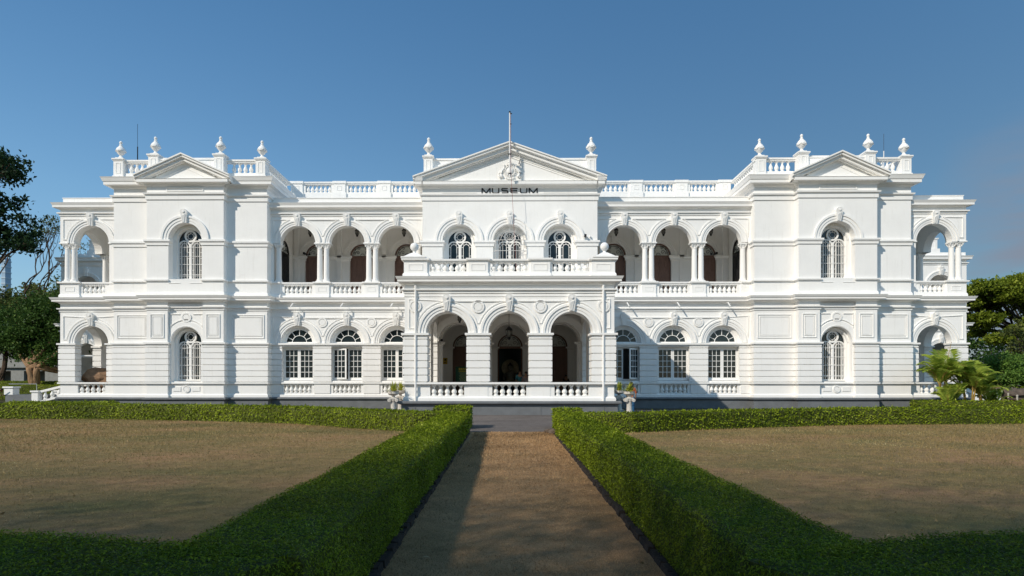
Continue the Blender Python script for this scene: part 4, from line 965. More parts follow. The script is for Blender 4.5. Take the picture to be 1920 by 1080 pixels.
# kerb of dark bricks along the path
KM = mat('kerb_brick', (.045, .036, .030), .9, var=.5, scale=14, bump=.6)
for sx_, xa, xb in ((-1, -1.0, -1.22), (1, 1.44, 1.46)):
    K = MB(); y = -46.0
    while y < -19.6:
        x0 = xa + (xb - xa) * max(0, min(1, (y + 34.5) / 14.5))
        ln = random.uniform(.20, .26); dx = random.uniform(-.012, .012); z = .055 + random.uniform(-.012, .015); a = x0 - .045 + dx; b = x0 + .045 + dx
        K.add([(a, y, 0), (b, y, 0), (b, y + ln - .012, 0), (a, y + ln - .012, 0), (a + .012, y + .01, z), (b - .012, y + .006, z + random.uniform(-.01, .01)), (b - .01, y + ln - .02, z), (a + .01, y + ln - .02, z)], [(0, 1, 5, 4), (1, 2, 6, 5), (2, 3, 7, 6), (3, 0, 4, 7), (4, 5, 6, 7)])
        y += ln
    tag(K.build('kerb', KM), kind='structure')
for i, (x, y, r, lb) in enumerate(((1.42, -19.9, .16, 'larger rough brown stone at the right end of the path kerb'), (1.30, -19.45, .12, 'small rough stone lying at the mouth of the path beside the kerb'))):
    Sm = MB(); Sm.ball(0, 0, r * .4, r, 1.2, .9, .7, 10); Sm.v = [(a + noise.noise(Vector((a * 9, b * 9, c * 9 + i))) * .05, b, max(0, c + noise.noise(Vector((a * 7, b * 9, c * 9 + 5))) * .04)) for a, b, c in Sm.v]
    o = Sm.build('stone', mat('brown_stone', (.17, .13, .10), .9, var=.4, scale=14, bump=.6), loc=(x, y, 0)); tag(o, lb, 'stone', 'loose stones at the path end')
# dry grass blades on path and lawns
def blades(name, n, x0, x1, y0, y1, m, s=.03, up=.6, rej=None):
    dd = RNG.uniform(0, 1, n) ** 1.6; Y = y0 + (y1 - y0) * dd; X = RNG.uniform(x0, x1, n)
    if rej is not None: k = rej(X, Y); X, Y = X[k], Y[k]
    dist = np.sqrt((X - CAMX) ** 2 + (Y - CAMY) ** 2); S = np.clip(dist * .0030, s, .07)
    C = np.stack([X, Y, np.full(len(X), .004)], 1)
    o = leafmesh(name, C, S, m, .35, .16, np.tile([[0, 0, 1.0]], (len(X), 1))); tag(o, kind='stuff'); return o
STRAW = leafmat('straw_blade', (.16, .10, .05), (.72, .47, .25), None, .3, .6)
SAGE = leafmat('lawn_blade', (.11, .10, .035), (.50, .36, .16), (.66, .55, .30), .3, .45)
o = blades('grass', 70000, -1.05, 1.37, -34.6, -19.4, STRAW, .022); tag(o, 'short dry straw coloured grass on the path', 'grass')
def edgeL(X, Y): return (X < -2.08) & (Y < np.interp(X, [-22, -17, -12, -8.4, -4.8, -2.9], [-12.3, -12.5, -13.9, -15.2, -18.0, -19.4])) & (Y > -35.5) & (np.abs(X) < (Y - CAMY) * .9)
def edgeR(X, Y): return (X > 2.35) & (Y < np.interp(X, [3.9, 5.9, 8.3, 13, 20], [-19.5, -18.5, -17.5, -15.8, -15.2])) & (Y > -35.5) & (np.abs(X) < (Y - CAMY) * .9)
o = blades('grass', 200000, -22, -2.0, -35.5, -12, SAGE, .024, .5, edgeL); tag(o, 'short patchy dry grass of the left lawn', 'grass')
o = blades('grass', 200000, 2.3, 22, -35.5, -14.5, SAGE, .024, .5, edgeR); tag(o, 'short patchy dry grass of the right lawn', 'grass')

FL = leafmat('fallen_leaf', (.20, .11, .04), (.55, .42, .22), (.75, .68, .5), .1, 2)
n = 260; Y = -35 + 20 * RNG.uniform(0, 1, n); X = RNG.uniform(-1, 1, n) * (Y - CAMY) * .85; k = (edgeL(X, Y) | edgeR(X, Y) | ((X > -1) & (X < 1.35) & (Y < -20))); X, Y = X[k], Y[k]
o = leafmesh('fallen_leaves', np.stack([X, Y, np.full(len(X), .035)], 1), .055, FL, .3, .55, np.tile([[0, 0, 1.0]], (len(X), 1)), face=1.2); tag(o, 'small dry leaves scattered over the lawns and path', 'fallen leaves', kind='stuff')
SHZ = 2.3
# ================================================================ REAR BUILDING seen through the end loggias
def rear(s):
    lab = 'shaded white rear range with arches glimpsed through the left end loggia' if s < 0 else 'sunlit white rear range with arches glimpsed through the right end loggia'
    r = thing('rear_building', lab, 'building', (s * 32, 17, 0), 0, 'rear ranges behind the end loggias')
    m = MB(s); y = 17.0; cs = [28.6, 31.7, 34.8, 37.85]
    m.wall(24.5, 40.1, 0, 6.86, y, y + .5, [dict(c=c, r=1.05, z0=1.0, zs=4.04) for c in cs]); m.wall(24.5, 40.1, 6.86, 12.74, y, y + .5, [dict(c=c, r=1.1, z0=7.84, zs=10.0) for c in cs])
    m.box(24.5, 40.1, y + 3.6, y + 4, 0, 12.7); m.box(24.5, 40.1, y + .5, y + 3.6, 6.6, 6.86); m.box(24.5, 40.1, y + .5, y + 3.6, 12.3, 12.7); m.box(39.6, 40.1, y + .5, y + 3.6, 0, 12.3)
    m.box(24.5, 40.05, y + .05, y + 4, 12.74, 13.05); m.v = [(a - s * 32, b - 17, c) for a, b, c in m.v]; m.build('wall', WHITE, r)
    t = MB(s); pth = [(24.5, y), (40.1, y), (40.1, y + 4)]
    for pr in (SILL, IMP, ARC, BELT, USILL, RARC, RCOR): t.sweep(pr, pth)
    for c in cs: t.archivolt(c, 4.04, 1.05, 1.42, y); t.archivolt(c, 10.0, 1.1, 1.44, y)
    t.v = [(a - s * 32, b - 17, c) for a, b, c in t.v]; t.build('moulding', WHITE, r)
    for c in cs:
        for z in (5.1, 11.05): inst(KEY, 'keystone', r, (s * (c - 32), -.02, z))
    d = MB(s)
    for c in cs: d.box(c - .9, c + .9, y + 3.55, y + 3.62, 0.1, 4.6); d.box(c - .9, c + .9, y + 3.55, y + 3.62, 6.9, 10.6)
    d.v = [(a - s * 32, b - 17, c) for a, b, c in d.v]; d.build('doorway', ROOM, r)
    q = MB(s); x = 37.35; pedestal(q, x, y + .6, .72, 13.0, 14.35); q.box(x - .5, x + .5, y + .1, y + 1.1, 13.0, 13.4); q.box(24.5, 36.9, y + .45, y + .75, 13.0, 13.7)
    q.v = [(a - s * 32, b - 17, c) for a, b, c in q.v]; q.build('roof_pedestal', WHITE, r)
    if s > 0: inst(URN, 'urn_finial', r, (s * (x - 32), .6, 14.35), (1, 1, 1.1))
rear(-1); rear(1)
# ================================================================ side stairs
def stairs(s):
    lab = 'side steps with sloping balustrade at the left end of the museum' if s < 0 else 'curved white stair balustrade beside the palms at the right end of the museum'
    r = thing('outside_stairs', lab, 'stairs', (s * 28, 1.9, 0), 0, 'outside stairs at the ends of the museum')
    g = MB(s)
    for k in range(4): g.box(.3 + k * .42, .3 + (k + 1) * .42, -1.0, 1.0, 0, .60 - .15 * k)
    g.box(0, .3, -1.0, 1.0, 0, .69); g.build('step', GREY, r)
    if s < 0: g = MB(s); g.box(2.3, 4.2, -1.1, 1.0, 0, .82); g.build('side_wall', GREY, r)
    q = MB(s)
    for y in (-1.05, .95):
        if s < 0:
            for k, (o0, o1) in enumerate(((0, .12), (.62, .76))):
                q.add([(0, y - .12, .78 + o0), (2.0, y - .12, .30 + o0), (2.0, y + .12, .30 + o0), (0, y + .12, .78 + o0), (0, y - .12, .78 + o1), (2.0, y - .12, .30 + o1), (2.0, y + .12, .30 + o1), (0, y + .12, .78 + o1)],
                      [(0, 1, 2, 3), (4, 7, 6, 5), (0, 4, 5, 1), (1, 5, 6, 2), (2, 6, 7, 3), (3, 7, 4, 0)])
        else:
            pts = [(0, 1.55), (.6, 1.40), (1.2, 1.10), (1.9, .95), (2.3, .95), (2.3, .35), (1.9, .35), (1.3, .75), (.6, 1.05), (0, 1.2)]
            q.prism(pts, y - .12, y + .12); q.prism([(.9, 0), (2.35, 0), (2.25, .33), (1.9, .66), (1.4, .82), (.9, .9)], y - .08, y + .08)
        x = 2.2 if s < 0 else 2.5
        q.box(x - .2, x + .2, y - .2, y + .2, .2, .98); q.box(x - .26, x + .26, y - .26, y + .26, .98, 1.08); q.box(x - .25, x + .25, y - .25, y + .25, .2, .34)
    if s < 0:
        x = 4.0; q.box(x - .28, x + .28, -1.1, -.55, .82, 1.24); q.box(x - .34, x + .34, -1.16, -.49, 1.24, 1.34)
    bo = q.build('balustrade', WHITE, r)
    if s < 0:
        for k in range(4): inst(BALME, 'baluster', bo, (s * (.3 + .45 * k), -1.05, .86 - .108 * k - .02), (1.4, 1.4, 1.1))
        h = MB(s); h.tube([(5.0, -1.6, 0), (4.9, -1.6, .9), (4.7, -1.6, 1.25), (4.3, -1.5, 1.35)], .03, 6); h.tube([(4.2, -.8, 1.5), (2.4, -.8, 1.5)], .02, 5); h.tube([(2.4, -.8, .8), (2.4, -.8, 1.5)], .02, 5); h.build('handrail', mat('grey_rail', (.35, .37, .38), .4), r)
stairs(-1); stairs(1)
# ================================================================ fittings
FP_ = thing('flagpole', 'slim white flagpole fixed in front of the central pediment', 'flagpole', (.0, -1.62, 13.75))
m = MB(); m.tube([(0, 0, .05), (0, 0, 2.2), (0, 0, 3.92)], .048, 8, .036); m.build('pole', mat('pole_paint', (.70, .70, .69), .5), FP_)
m = MB(); m.box(-.08, .10, -.05, .3, .25, .31); m.box(-.08, .08, -.05, .3, 1.4, 1.46); m.ball(0, 0, 3.94, .06); m.box(0, .13, -.03, .03, 3.82, 3.87); m.box(0, .1, -.03, .03, 3.2, 3.25); m.build('bracket', IRON, FP_)
m = MB(); m.tube([(.06, -.02, 3.82), (.07, -.03, .4), (.16, -.05, -1.2), (.27, -.04, -3.4), (.42, .3, -6.0)], .012, 4); m.build('halyard', mat('red_rope', (.35, .16, .13), .8), FP_)
for x, y, h, lb in ((-23.35, .2, 2.1, 'thin dark lightning rod behind the balustrade of the left wing'), (23.4, .6, 1.5, 'thin pale lightning rod behind the balustrade of the right wing')):
    r = thing('lightning_rod', lb, 'lightning rod', (x, y, 14.1), 0, 'lightning rods on the wings')
    m = MB(); m.tube([(0, 0, 0), (0, 0, 1.2 + h * .5)], .03, 6); m.ball(0, 0, 1.2 + h * .5, .045, n=6); m.build('post', IRON if x < 0 else mat('pole_paint', (.7, .7, .69)), r)
    m = MB(); m.tube([(0, 0, 1.2 + h * .5), (0, 0, 1.4 + h * 1.1)], .012, 4); m.build('spike', IRON, r)
def lantern(x, y, zt, zc, lb, s=1.0):
    r = thing('lantern', lb, 'lantern', (x, y, zt), 0, 'dark lanterns hanging in the arcades')
    m = MB(); m.tube([(0, 0, 0), (0, 0, zc - zt)], .012, 4); m.build('chain', IRON, r)
    m = MB(); z = zc - zt
    for a in range(6):
        t = a * math.pi / 3; m.tube([(.05 * s * math.cos(t), .05 * s * math.sin(t), z), (.14 * s * math.cos(t), .14 * s * math.sin(t), z - .12 * s), (.13 * s * math.cos(t), .13 * s * math.sin(t), z - .3 * s), (.05 * s * math.cos(t), .05 * s * math.sin(t), z - .44 * s)], .014, 4)
    m.lathe([(.02, .06 * s), (.08 * s, .0), (.16 * s, -.1 * s), (.15 * s, -.13 * s)], 0, 0, z, 8); m.lathe([(.06 * s, -.42 * s), (.08 * s, -.46 * s), (.03 * s, -.54 * s)], 0, 0, z, 8); m.build('cage', IRON, r)
    m = MB(); m.lathe([(.11 * s, -.13 * s), (.11 * s, -.3 * s), (.05 * s, -.42 * s)], 0, 0, z, 8); m.build('glass', mat('lantern_glass', (.22, .22, .20), .2), r)
nm = {7.06: 'nearest the centre block', 10.13: 'in the middle arch', 13.2: 'nearest the wing'}
for s in (-1, 1):
    for x in (7.06, 10.13, 13.2): lantern(s * (x - .15), 2.0, 12.5, 11.62, 'small dark lantern in the upper %s veranda, %s' % ('left' if s < 0 else 'right', nm[x]), .95)
lantern(-.03, -4.5, 6.2, 4.62, 'large dark lantern hanging in the middle arch of the entrance porch', 1.25)
lantern(-2.75, -4.5, 6.2, 5.3, 'dark lamp hanging high in the left arch of the entrance porch', .8)
for s in (-1, 1):
    for k, x in enumerate((7.06, 10.13, 13.2)):
        wh = ('nearest the porch', 'in the middle of its row', 'nearest the wing')[k]
        r = thing('floodlight', 'slim white floodlight arm above the %s ground floor windows, %s' % ('left' if s < 0 else 'right', wh), 'floodlight', (s * x + (.1 if s > 0 else -.12), -.02, 6.5), 0, 'floodlight arms under the balcony cornice')
        e = -1 if s < 0 else 1
        m = MB(); m.tube([(0, 0, .02), (.0, -.55, -.06)], .016, 5); m.build('arm', WHITE, r)
        m = MB(); m.tube([(.0, -.50, -.05), (-.12, -.62, -.28)] if s < 0 else [(0, -.5, -.02), (.12, -.6, -.26)], .04, 6); m.build('lamp_head', WHITE, r)
for x, y, z, lb, e in ((4.55, -.95, 10.45, 'dark security camera above the right window of the centre block', -1), (-4.05, -1.5, 4.12, 'small dark camera on the left pier inside the entrance porch', 1), (-13.95, 3.7, 10.35, 'small dark camera on the back wall of the upper left veranda', -1), (13.9, 3.7, 10.3, 'small dark camera on the back wall of the upper right veranda', 1)):
    r = thing('security_camera', lb, 'camera', (x, y, z), 0, 'security cameras'); m = MB(); m.box(-.06, .06, -.28, .05, -.06, .06); m.build('housing', IRON, r)
    m = MB(); m.tube([(0, 0, 0), (e * -.18, .12, -.04)], .025, 5); m.ball(e * -.3, .0, -.03, .07, n=8); m.build('mount', IRON if abs(x) != 4.55 else WHITE, r)
# ---------------------------------------------------------------- things in the porch
r = thing('notice_board', 'dark green notice board with yellow lettering standing in the left arch of the porch', 'sign', (-2.95, 1.0, .69))
m = MB(); m.box(-.5, .5, -.02, .02, .85, 1.92); m.build('board', mat('green_board', (.012, .075, .045), .5), r)
m = MB(); m.box(-.46, -.42, .02, .05, 0, 1.9); m.box(.42, .46, .02, .05, 0, 1.9); m.build('leg', IRON, r)
m = MB()
for i, (w_, z) in enumerate(((.30, 1.80), (.30, 1.72), (.26, 1.62))):
    x = -.30
    while x < -.30 + w_ * 2: l_ = random.uniform(.05, .12); m.box(x, x + l_, -.026, -.02, z - .022, z + .022); x += l_ + .03
m.build('heading', mat('yellow_lettering', (.62, .52, .06), .6), r)
m = MB()
for i in range(9):
    z = 1.53 - i * .062; x = -.28 + (i % 3) * .03
    while x < .26: l_ = random.uniform(.03, .08); m.box(x, x + l_, -.025, -.02, z - .012, z + .012); x += l_ + .025
m.build('text_line', mat('pale_lettering', (.35, .42, .25), .6), r)
r = thing('plaque', 'small yellow plaque on the pilaster left of the porch door', 'plaque', (-4.42, 3.9, 2.85)); m = MB(); m.box(-.15, .15, -.02, .02, 0, .42); m.build('plate', mat('brass_yellow', (.50, .34, .04), .5), r); m = MB(); m.prism([(-.08, .26), (.0, .34), (.09, .36), (.05, .28), (.08, .22)], -.026, -.02); m.box(-.08, .08, -.025, -.02, .08, .12); m.build('emblem', IRON, r)
# seated statue in the dark shrine doorway
STA = mat('grey_statue', (.34, .32, .25), .7, var=.3, scale=5)
r = thing('seated_statue', 'large seated stone statue with a round halo in the dark central doorway', 'statue', (0, 5.9, .69))
m = MB(); m.box(-.85, .85, -.35, .55, 0, .55); m.box(-.75, .75, -.3, .5, .55, .72); m.build('pedestal', mat('dark_pedestal', (.05, .06, .07), .6), r)
m = MB(); m.tube([(-.62, -.1, .86), (-.2, -.28, .84), (.30, -.25, .86)], .17, 10, .11); m.tube([(.62, -.1, .86), (.2, -.3, .90), (-.28, -.28, .93)], .17, 10, .11)
m.lathe([(.34, .72), (.36, .85), (.27, 1.05), (.31, 1.3), (.36, 1.5), (.24, 1.66), (.10, 1.72), (.10, 1.8)], 0, 0, 0, 16)
for s in (-1, 1): m.tube([(s * .33, 0, 1.55), (s * .46, -.05, 1.25), (s * .38, -.2, 1.02), (s * .08, -.32, .98)], .10, 8, .06)
m.ball(0, 0, 1.96, .19, .95, 1, 1.2, 14); m.build('figure', STA, r, 1)
m = MB(); m.ball(0, .02, 2.1, .17, 1.05, 1, .8, 10); m.ball(0, .02, 2.26, .07, n=8); m.build('hair', mat('statue_hair', (.04, .035, .03), .8), r, 1)
m = MB(); m.ring(0, 1.95, .0, .62, .42, .46, 0, 6.2832, 28); m.build('halo', mat('halo_stone', (.60, .55, .38), .8, var=.4, scale=4), r)
# carved boulder in the left loggia
m = MB(); m.ball(0, 0, .55, .74, 1.4, .9, .85, 16); m.v = [(a + noise.noise(Vector((a * 2, b * 2, c * 2))) * .16, b, max(-.02, c + noise.noise(Vector((a * 2, b * 2 + 4, c * 2))) * .22)) for a, b, c in m.v]; m.box(-.1, 1.0, -.5, .4, -.02, .62)
o = m.build('stone_block', mat('sandstone', (.30, .185, .11), .9, var=.35, scale=5, bump=.4), None, False, (-26.35, 1.1, 1.35)); tag(o, 'large brown carved stone block lying in the lower left end loggia', 'stone')
o2 = MB(); o2.box(-.9, .9, -.4, .4, 0, .55); o2.box(-1.0, 1.0, -.5, .5, .5, .56); o = o2.build('stone_plinth', mat('sandstone', (.3, .185, .11)), None, False, (-26.35, 1.1, .80)); tag(o, 'low plinth under the brown stone block in the left end loggia', 'plinth')
# ---------------------------------------------------------------- stone urn planters
URNP = leafmat('variegated_leaf', (.22, .28, .03), (.62, .60, .10), (.80, .72, .25), .35, 3)
def planter(x, y, lb, seed):
    r = thing('urn_planter', lb, 'planter', (x, y, 0), 0, 'white stone urn planters beside the porch')
    m = MB(); m.box(-.24, .24, -.24, .24, 0, .12); m.lathe([(.17, .12), (.15, .18), (.135, .25), (.125, .66), (.14, .70)], n=16); m.build('pillar', STONE, r, 2)
    m = MB(); m.box(-.17, .17, -.17, .17, .78, .86)
    for a in (-1, 1):
        for b in (-1, 1): m.ring(a * .18, .74, .03, .085, b * .16 - .04, b * .16 + .04, 0, 6.2832, 10); m.disc(a * .18, .74, .035, b * .16 - .05, b * .16 + .05, 8)
    m.lathe([(.13, .68), (.16, .72), (.15, .80)], n=14); m.build('capital', STONE, r, 2)
    m = MB(); m.lathe([(.12, .86), (.07, .92), (.10, .96), (.22, 1.0), (.275, 1.06), (.27, 1.10), (.25, 1.13), (.285, 1.15), (.285, 1.17), (.24, 1.17), (.2, 1.12)], n=20); m.build('bowl', STONE, r, 2)
    # strap leaved plant
    p = thing('potted_plant', lb.replace('white stone urn planter', 'spiky yellow-green plant in the urn'), 'plant', (x, y, 1.12), 0, 'strap leaved plants in the urns')
    L_ = MB(); rr = random.Random(seed)
    for i in range(90):
        a = rr.uniform(0, 6.28); t = rr.uniform(.15, 1.0); ln = rr.uniform(.42, .66); w_ = .022
        pts = []
        for k in range(5):
            q = k / 4; rad = ln * t * q; z = ln * (q * (1.15 - t * .4) - q * q * t * .75); pts.append((rad * math.cos(a), rad * math.sin(a), z))
        nx, ny = -math.sin(a) * w_, math.cos(a) * w_; vs = []
        for k, (px, py, pz) in enumerate(pts): f = (1, 1.2, 1, .7, .1)[k]; vs += [(px - nx * f, py - ny * f, pz), (px + nx * f, py + ny * f, pz)]
        L_.add(vs, [(2 * k, 2 * k + 1, 2 * k + 3, 2 * k + 2) for k in range(4)])
    L_.build('foliage', URNP, p)
for s in (-1, 1):
    sd_ = 'left' if s < 0 else 'right'
    planter(s * 5.73 + .09, -8.6, 'white stone urn planter in front at the %s of the porch' % sd_, 3 + s)
    planter(s * 5.93, -5.0, 'white stone urn planter behind, half hidden by the %s porch corner' % sd_, 8 + s)
# ================================================================ people
SKIN = mat('skin', (.34, .19, .12), .6)
def skinobj(name, joints, edges, m, parent, sub=2):
    me = bpy.data.meshes.new(name); me.from_pydata([j[:3] for j in joints], edges, []); me.materials.append(m)
    o = bpy.data.objects.new(name, me); COL.objects.link(o); o.parent = parent
    sm = o.modifiers.new('skin', 'SKIN'); sm.use_smooth_shade = True
    if not me.skin_vertices: 
        bpy.context.view_layer.objects.active = o
        bm = bmesh.new(); bm.from_mesh(me); bm.verts.layers.skin.verify(); bm.to_mesh(me); bm.free()
    for i, j in enumerate(joints): me.skin_vertices[0].data[i].radius = (j[3], j[4] if len(j) > 4 else j[3])
    me.skin_vertices[0].data[0].use_root = True
    ss = o.modifiers.new('sub', 'SUBSURF'); ss.levels = ss.render_levels = sub
    return o
def person(lb, loc, rz, shirt, trousers, hair, pose='stand', h=1.6, longhair=False):
    r = thing('person', lb, 'person', loc, rz); k = h / 1.7
    # joints (facing -y); bend leans the trunk forward
    if pose == 'bend': th = R_(78)
    else: th = 0
    def up(x, y, z):   # trunk point measured from the hips
        c, s = math.cos(th), math.sin(th); return (x, (y * c - z * s), (.90 + y * s * 0 + z * c) + y * -s * 0)
    J = [(0, 0, .90, .125, .10)]
    def a(p, *rr): J.append((*p, *rr)); return len(J) - 1
    E = []
    w_ = a(up(0, 0, .18), .12, .09); c = a(up(0, 0, .40), .15, .10); n = a(up(0, .01, .53), .055); E += [(0, w_), (w_, c), (c, n)]
    if pose == 'bend': hd = a((0, up(0, 0, .62)[1], up(0, 0, .62)[2] - .02), .085, .095); ht = a((0, up(0, 0, .74)[1], up(0, 0, .74)[2] - .05), .07)
    else: hd = a((0, -.015, 1.53), .075, .09); ht = a((0, -.005, 1.63), .07, .08)
    E += [(n, hd), (hd, ht)]
    arms = []
    for s in (-1, 1):
        sh = a(up(s * .19, 0, .47), .055)
        if pose == 'bend': el = a((s * .22, up(0, 0, .47)[1] - .02, .80), .042); wr = a((s * .18, up(0, 0, .5)[1] - .10, .55), .03)
        else: el = a((s * .25, .02, 1.10), .042); wr = a((s * .22, -.10, .88), .03)
        pz = J[wr]; pm = a((pz[0], pz[1] - .03, pz[2] - .07), .036, .02); E += [(c, sh), (sh, el), (el, wr), (wr, pm)]
        for f in range(4):
            q = a((pz[0] + (f - 1.5) * .018, pz[1] - .045, pz[2] - .13 + abs(f - 1.5) * .008), .009); E.append((pm, q)); q2 = a((pz[0] + (f - 1.5) * .019, pz[1] - .065, pz[2] - .165 + abs(f - 1.5) * .012), .008); E.append((q, q2))
        q = a((pz[0] - s * .04, pz[1] - .05, pz[2] - .07), .010); E.append((pm, q)); arms.append((sh, el, wr))
    legs = []
    for s in (-1, 1):
        hp = a((s * .09, 0, .84), .085); kn = a((s * .10, -.01, .48), .058); an = a((s * .10, .02, .08), .04); to = a((s * .12, -.14, .04), .035); E += [(0, hp), (hp, kn), (kn, an), (an, to)]; legs.append((hp, kn, an))
    J = [tuple(v * k for v in j) for j in J]
    skinobj('body', J, E, SKIN, r)
    S_ = []; SE = []
    def g(i, f): S_.append((*J[i][:3], *(x * f + .008 for x in J[i][3:]))); return len(S_) - 1
    m0 = g(0, 1.12); m1 = g(w_, 1.12); m2 = g(c, 1.08); SE += [(m0, m1), (m1, m2)]
    for sh, el, wr in arms: p = g(sh, 1.2); q = g(el, 1.15); SE += [(m2, p), (p, q)]
    skinobj('shirt', S_, SE, shirt, r)
    S_ = []; SE = []; m0 = g(0, 1.10)
    for hp, kn, an in legs: p = g(hp, 1.12); q = g(kn, 1.2); t = g(an, 1.3); SE += [(m0, p), (p, q), (q, t)]
    skinobj('trousers', S_, SE, trousers, r)
    m = MB(); hx, hy, hz = J[hd][:3]; tx, ty, tz = J[ht][:3]
    m.ball((hx + tx) / 2, (hy + ty) / 2 + .035 * k, (hz + tz) / 2 + .055 * k, .105 * k, 1, 1.05, 1.0, 12)
    if longhair: m.ball(hx, hy + .06, hz - .12, .13 * k, 1, .6, 1.5, 12)
    m.build('hair', hair, r, 1)
    if pose != 'bend':
        m = MB(); hy2 = hy - .085 * k
        for s in (-1, 1): m.ball(s * .03, hy2, hz + .03, .010, n=6)
        m.build('eye', IRON, r); m = MB(); m.ball(0, hy2 - .012, hz, .016, .7, 1, 1.3, 6); m.ball(0, hy2, hz - .04, .018, 1.3, .6, .4, 6); m.build('nose_and_mouth', mat('lip', (.28, .12, .09), .6), r)
        m = MB(); 
        for s in (-1, 1): m.ball(s * .085 * k, hy, hz, .022, .4, .8, 1.2, 6)
        m.build('ear', SKIN, r)
    return r
HAIRB = mat('black_hair', (.012, .010, .009), .5)
person('man in a teal shirt standing inside the porch behind the woman', (.62, -.35, .69), R_(10), mat('teal_shirt', (.05, .19, .22), .8), mat('dark_trousers', (.03, .03, .04), .8), HAIRB, h=1.66)
person('woman with long dark hair and a pale patterned top inside the porch', (.98, -.75, .69), R_(-8), mat('patterned_top', (.32, .26, .26), .8, var=.6, scale=30), mat('dark_trousers', (.03, .03, .04), .8), mat('brown_hair', (.035, .018, .012), .5), h=1.55, longhair=True)
person('person in an orange top and blue jeans standing behind the right urn', (6.12, -7.5, 0), R_(165), mat('orange_top', (.42, .10, .04), .8, var=.5, scale=14), mat('blue_jeans', (.02, .09, .19), .8), HAIRB, h=1.60, longhair=True)
person('person in a pink shirt bending forward beyond the right hedge', (45.9, 19.0, 0), R_(80), mat('pink_shirt', (.60, .07, .10), .8), mat('red_sarong', (.50, .05, .07), .8), HAIRB, 'bend', h=1.75)
person('person in a dark red shirt bending at the far left edge', (-46.1, 17.0, 0), R_(100), mat('crimson_shirt', (.24, .02, .04), .8), mat('crimson_cloth', (.2, .02, .03), .8), HAIRB, 'bend', h=1.6)
person('person in dark maroon clothes under the round tree at the right', (44.6, 22.0, 0), R_(80), mat('maroon_shirt', (.10, .01, .02), .8), mat('dark_trousers', (.03, .03, .04), .8), HAIRB, h=1.6)
person('person in dark clothes seen through the right arch of the porch', (3.75, 3.2, .69), R_(0), mat('dark_trousers', (.03, .03, .04)), mat('dark_trousers', (.03, .03, .04)), HAIRB, h=1.4)
# ================================================================ trees and garden
BARK = mat('bark', (.11, .075, .05), .9, var=.5, scale=6, bump=.8, bscale=14, stretch=(1, 1, .25))
BARKL = mat('pale_bark', (.36, .22, .12), .85, var=.6, scale=6, bump=.8, bscale=10, stretch=(1, 1, .2))
def limb(m, a, b, r0, r1, wob=.12, n=6, seg=7, sag=0):
    a = Vector(a); b = Vector(b); L_ = (b - a).length; pts = []
    o = Vector((random.uniform(-9, 9), random.uniform(-9, 9), 0))
    for i in range(n + 1):
        t = i / n; p = a.lerp(b, t); k = math.sin(math.pi * t)
        p += Vector((noise.noise(o + Vector((t * 2.5, 0, 0))), noise.noise(o + Vector((0, t * 2.5, 3))), noise.noise(o + Vector((5, t * 2.5, 0))) + sag)) * L_ * wob * k; pts.append(tuple(p))
    m.tube(pts, r0, seg, r1); return pts
def tree(lb, loc, th, tr, blobs, lm, leaf, dens, bark=BARK, group=None, fork=None, name='tree', flat=1.0, sub=14, csz=.34, trunkn=1):
    """blobs: (x, y, z, r) crown masses relative to the base; leaves gather in clumps on and inside each"""
    r = thing(name, lb, 'tree', loc, 0, group); m = MB(); fk = fork or (0, 0, th); tops = []
    for k in range(trunkn):
        a = k * 2.2; b0 = (tr * .5 * math.cos(a) * (trunkn > 1), tr * .5 * math.sin(a) * (trunkn > 1), 0); t = (fk[0] + (k - (trunkn - 1) / 2) * tr * 1.2 * (trunkn > 1), fk[1], fk[2])
        limb(m, b0, t, tr * (1.0 if trunkn == 1 else .62), tr * .6 * (1.0 if trunkn == 1 else .62), .10, 7, 10); tops.append(t)
    if trunkn == 1: m.lathe([(tr * 1.7, 0), (tr * 1.25, tr * .6), (tr * 1.0, tr * 1.6)], 0, 0, 0, 10)
    C = []; S = []
    for i, (x, y, z, br) in enumerate(blobs):
        pts = limb(m, tops[i % len(tops)], (x, y, z - br * .2), tr * .32, tr * .10, .16, 6, 6)
        for j in range(sub):
            d = RNG.normal(size=3); d /= np.linalg.norm(d); q = br * RNG.uniform(.45, 1.0); d[2] = d[2] * flat if d[2] > 0 else d[2] * flat * .75
            c = np.array([x, y, z]) + d * q
            if j % 3 == 0: limb(m, pts[-1 - (j % 3)], tuple(c), tr * .11, tr * .03, .15, 4, 4)
            cs_ = br * csz * RNG.uniform(.7, 1.3); k = max(8, int(dens * cs_ * cs_ * 7.5 / leaf ** 2))
            g = RNG.normal(size=(k, 3)) * cs_ * .5; g[:, 2] *= .55 * flat ** .5; C.append(c + g); S.append(np.full(k, leaf))
    m.build('trunk', bark, r, 1)
    o = leafmesh('crown', np.concatenate(C), np.concatenate(S), lm, .35, .55, None, r, face=.55); return r
DARKG = leafmat('dark_leaf', (.006, .020, .008), (.030, .065, .022), (.06, .10, .03), .2, .35)
DEEPG = leafmat('deep_leaf', (.02, .06, .012), (.10, .18, .04), (.24, .32, .07), .3, .5)
OLIVE = leafmat('olive_leaf', (.05, .07, .02), (.14, .16, .04), (.24, .24, .07), .3, .3)
RAIN = leafmat('rain_tree_leaf', (.08, .12, .010), (.30, .36, .04), (.50, .52, .09), .38, .25)
ROUND = leafmat('broad_leaf', (.05, .12, .02), (.20, .33, .06), (.42, .52, .22), .3, .8)
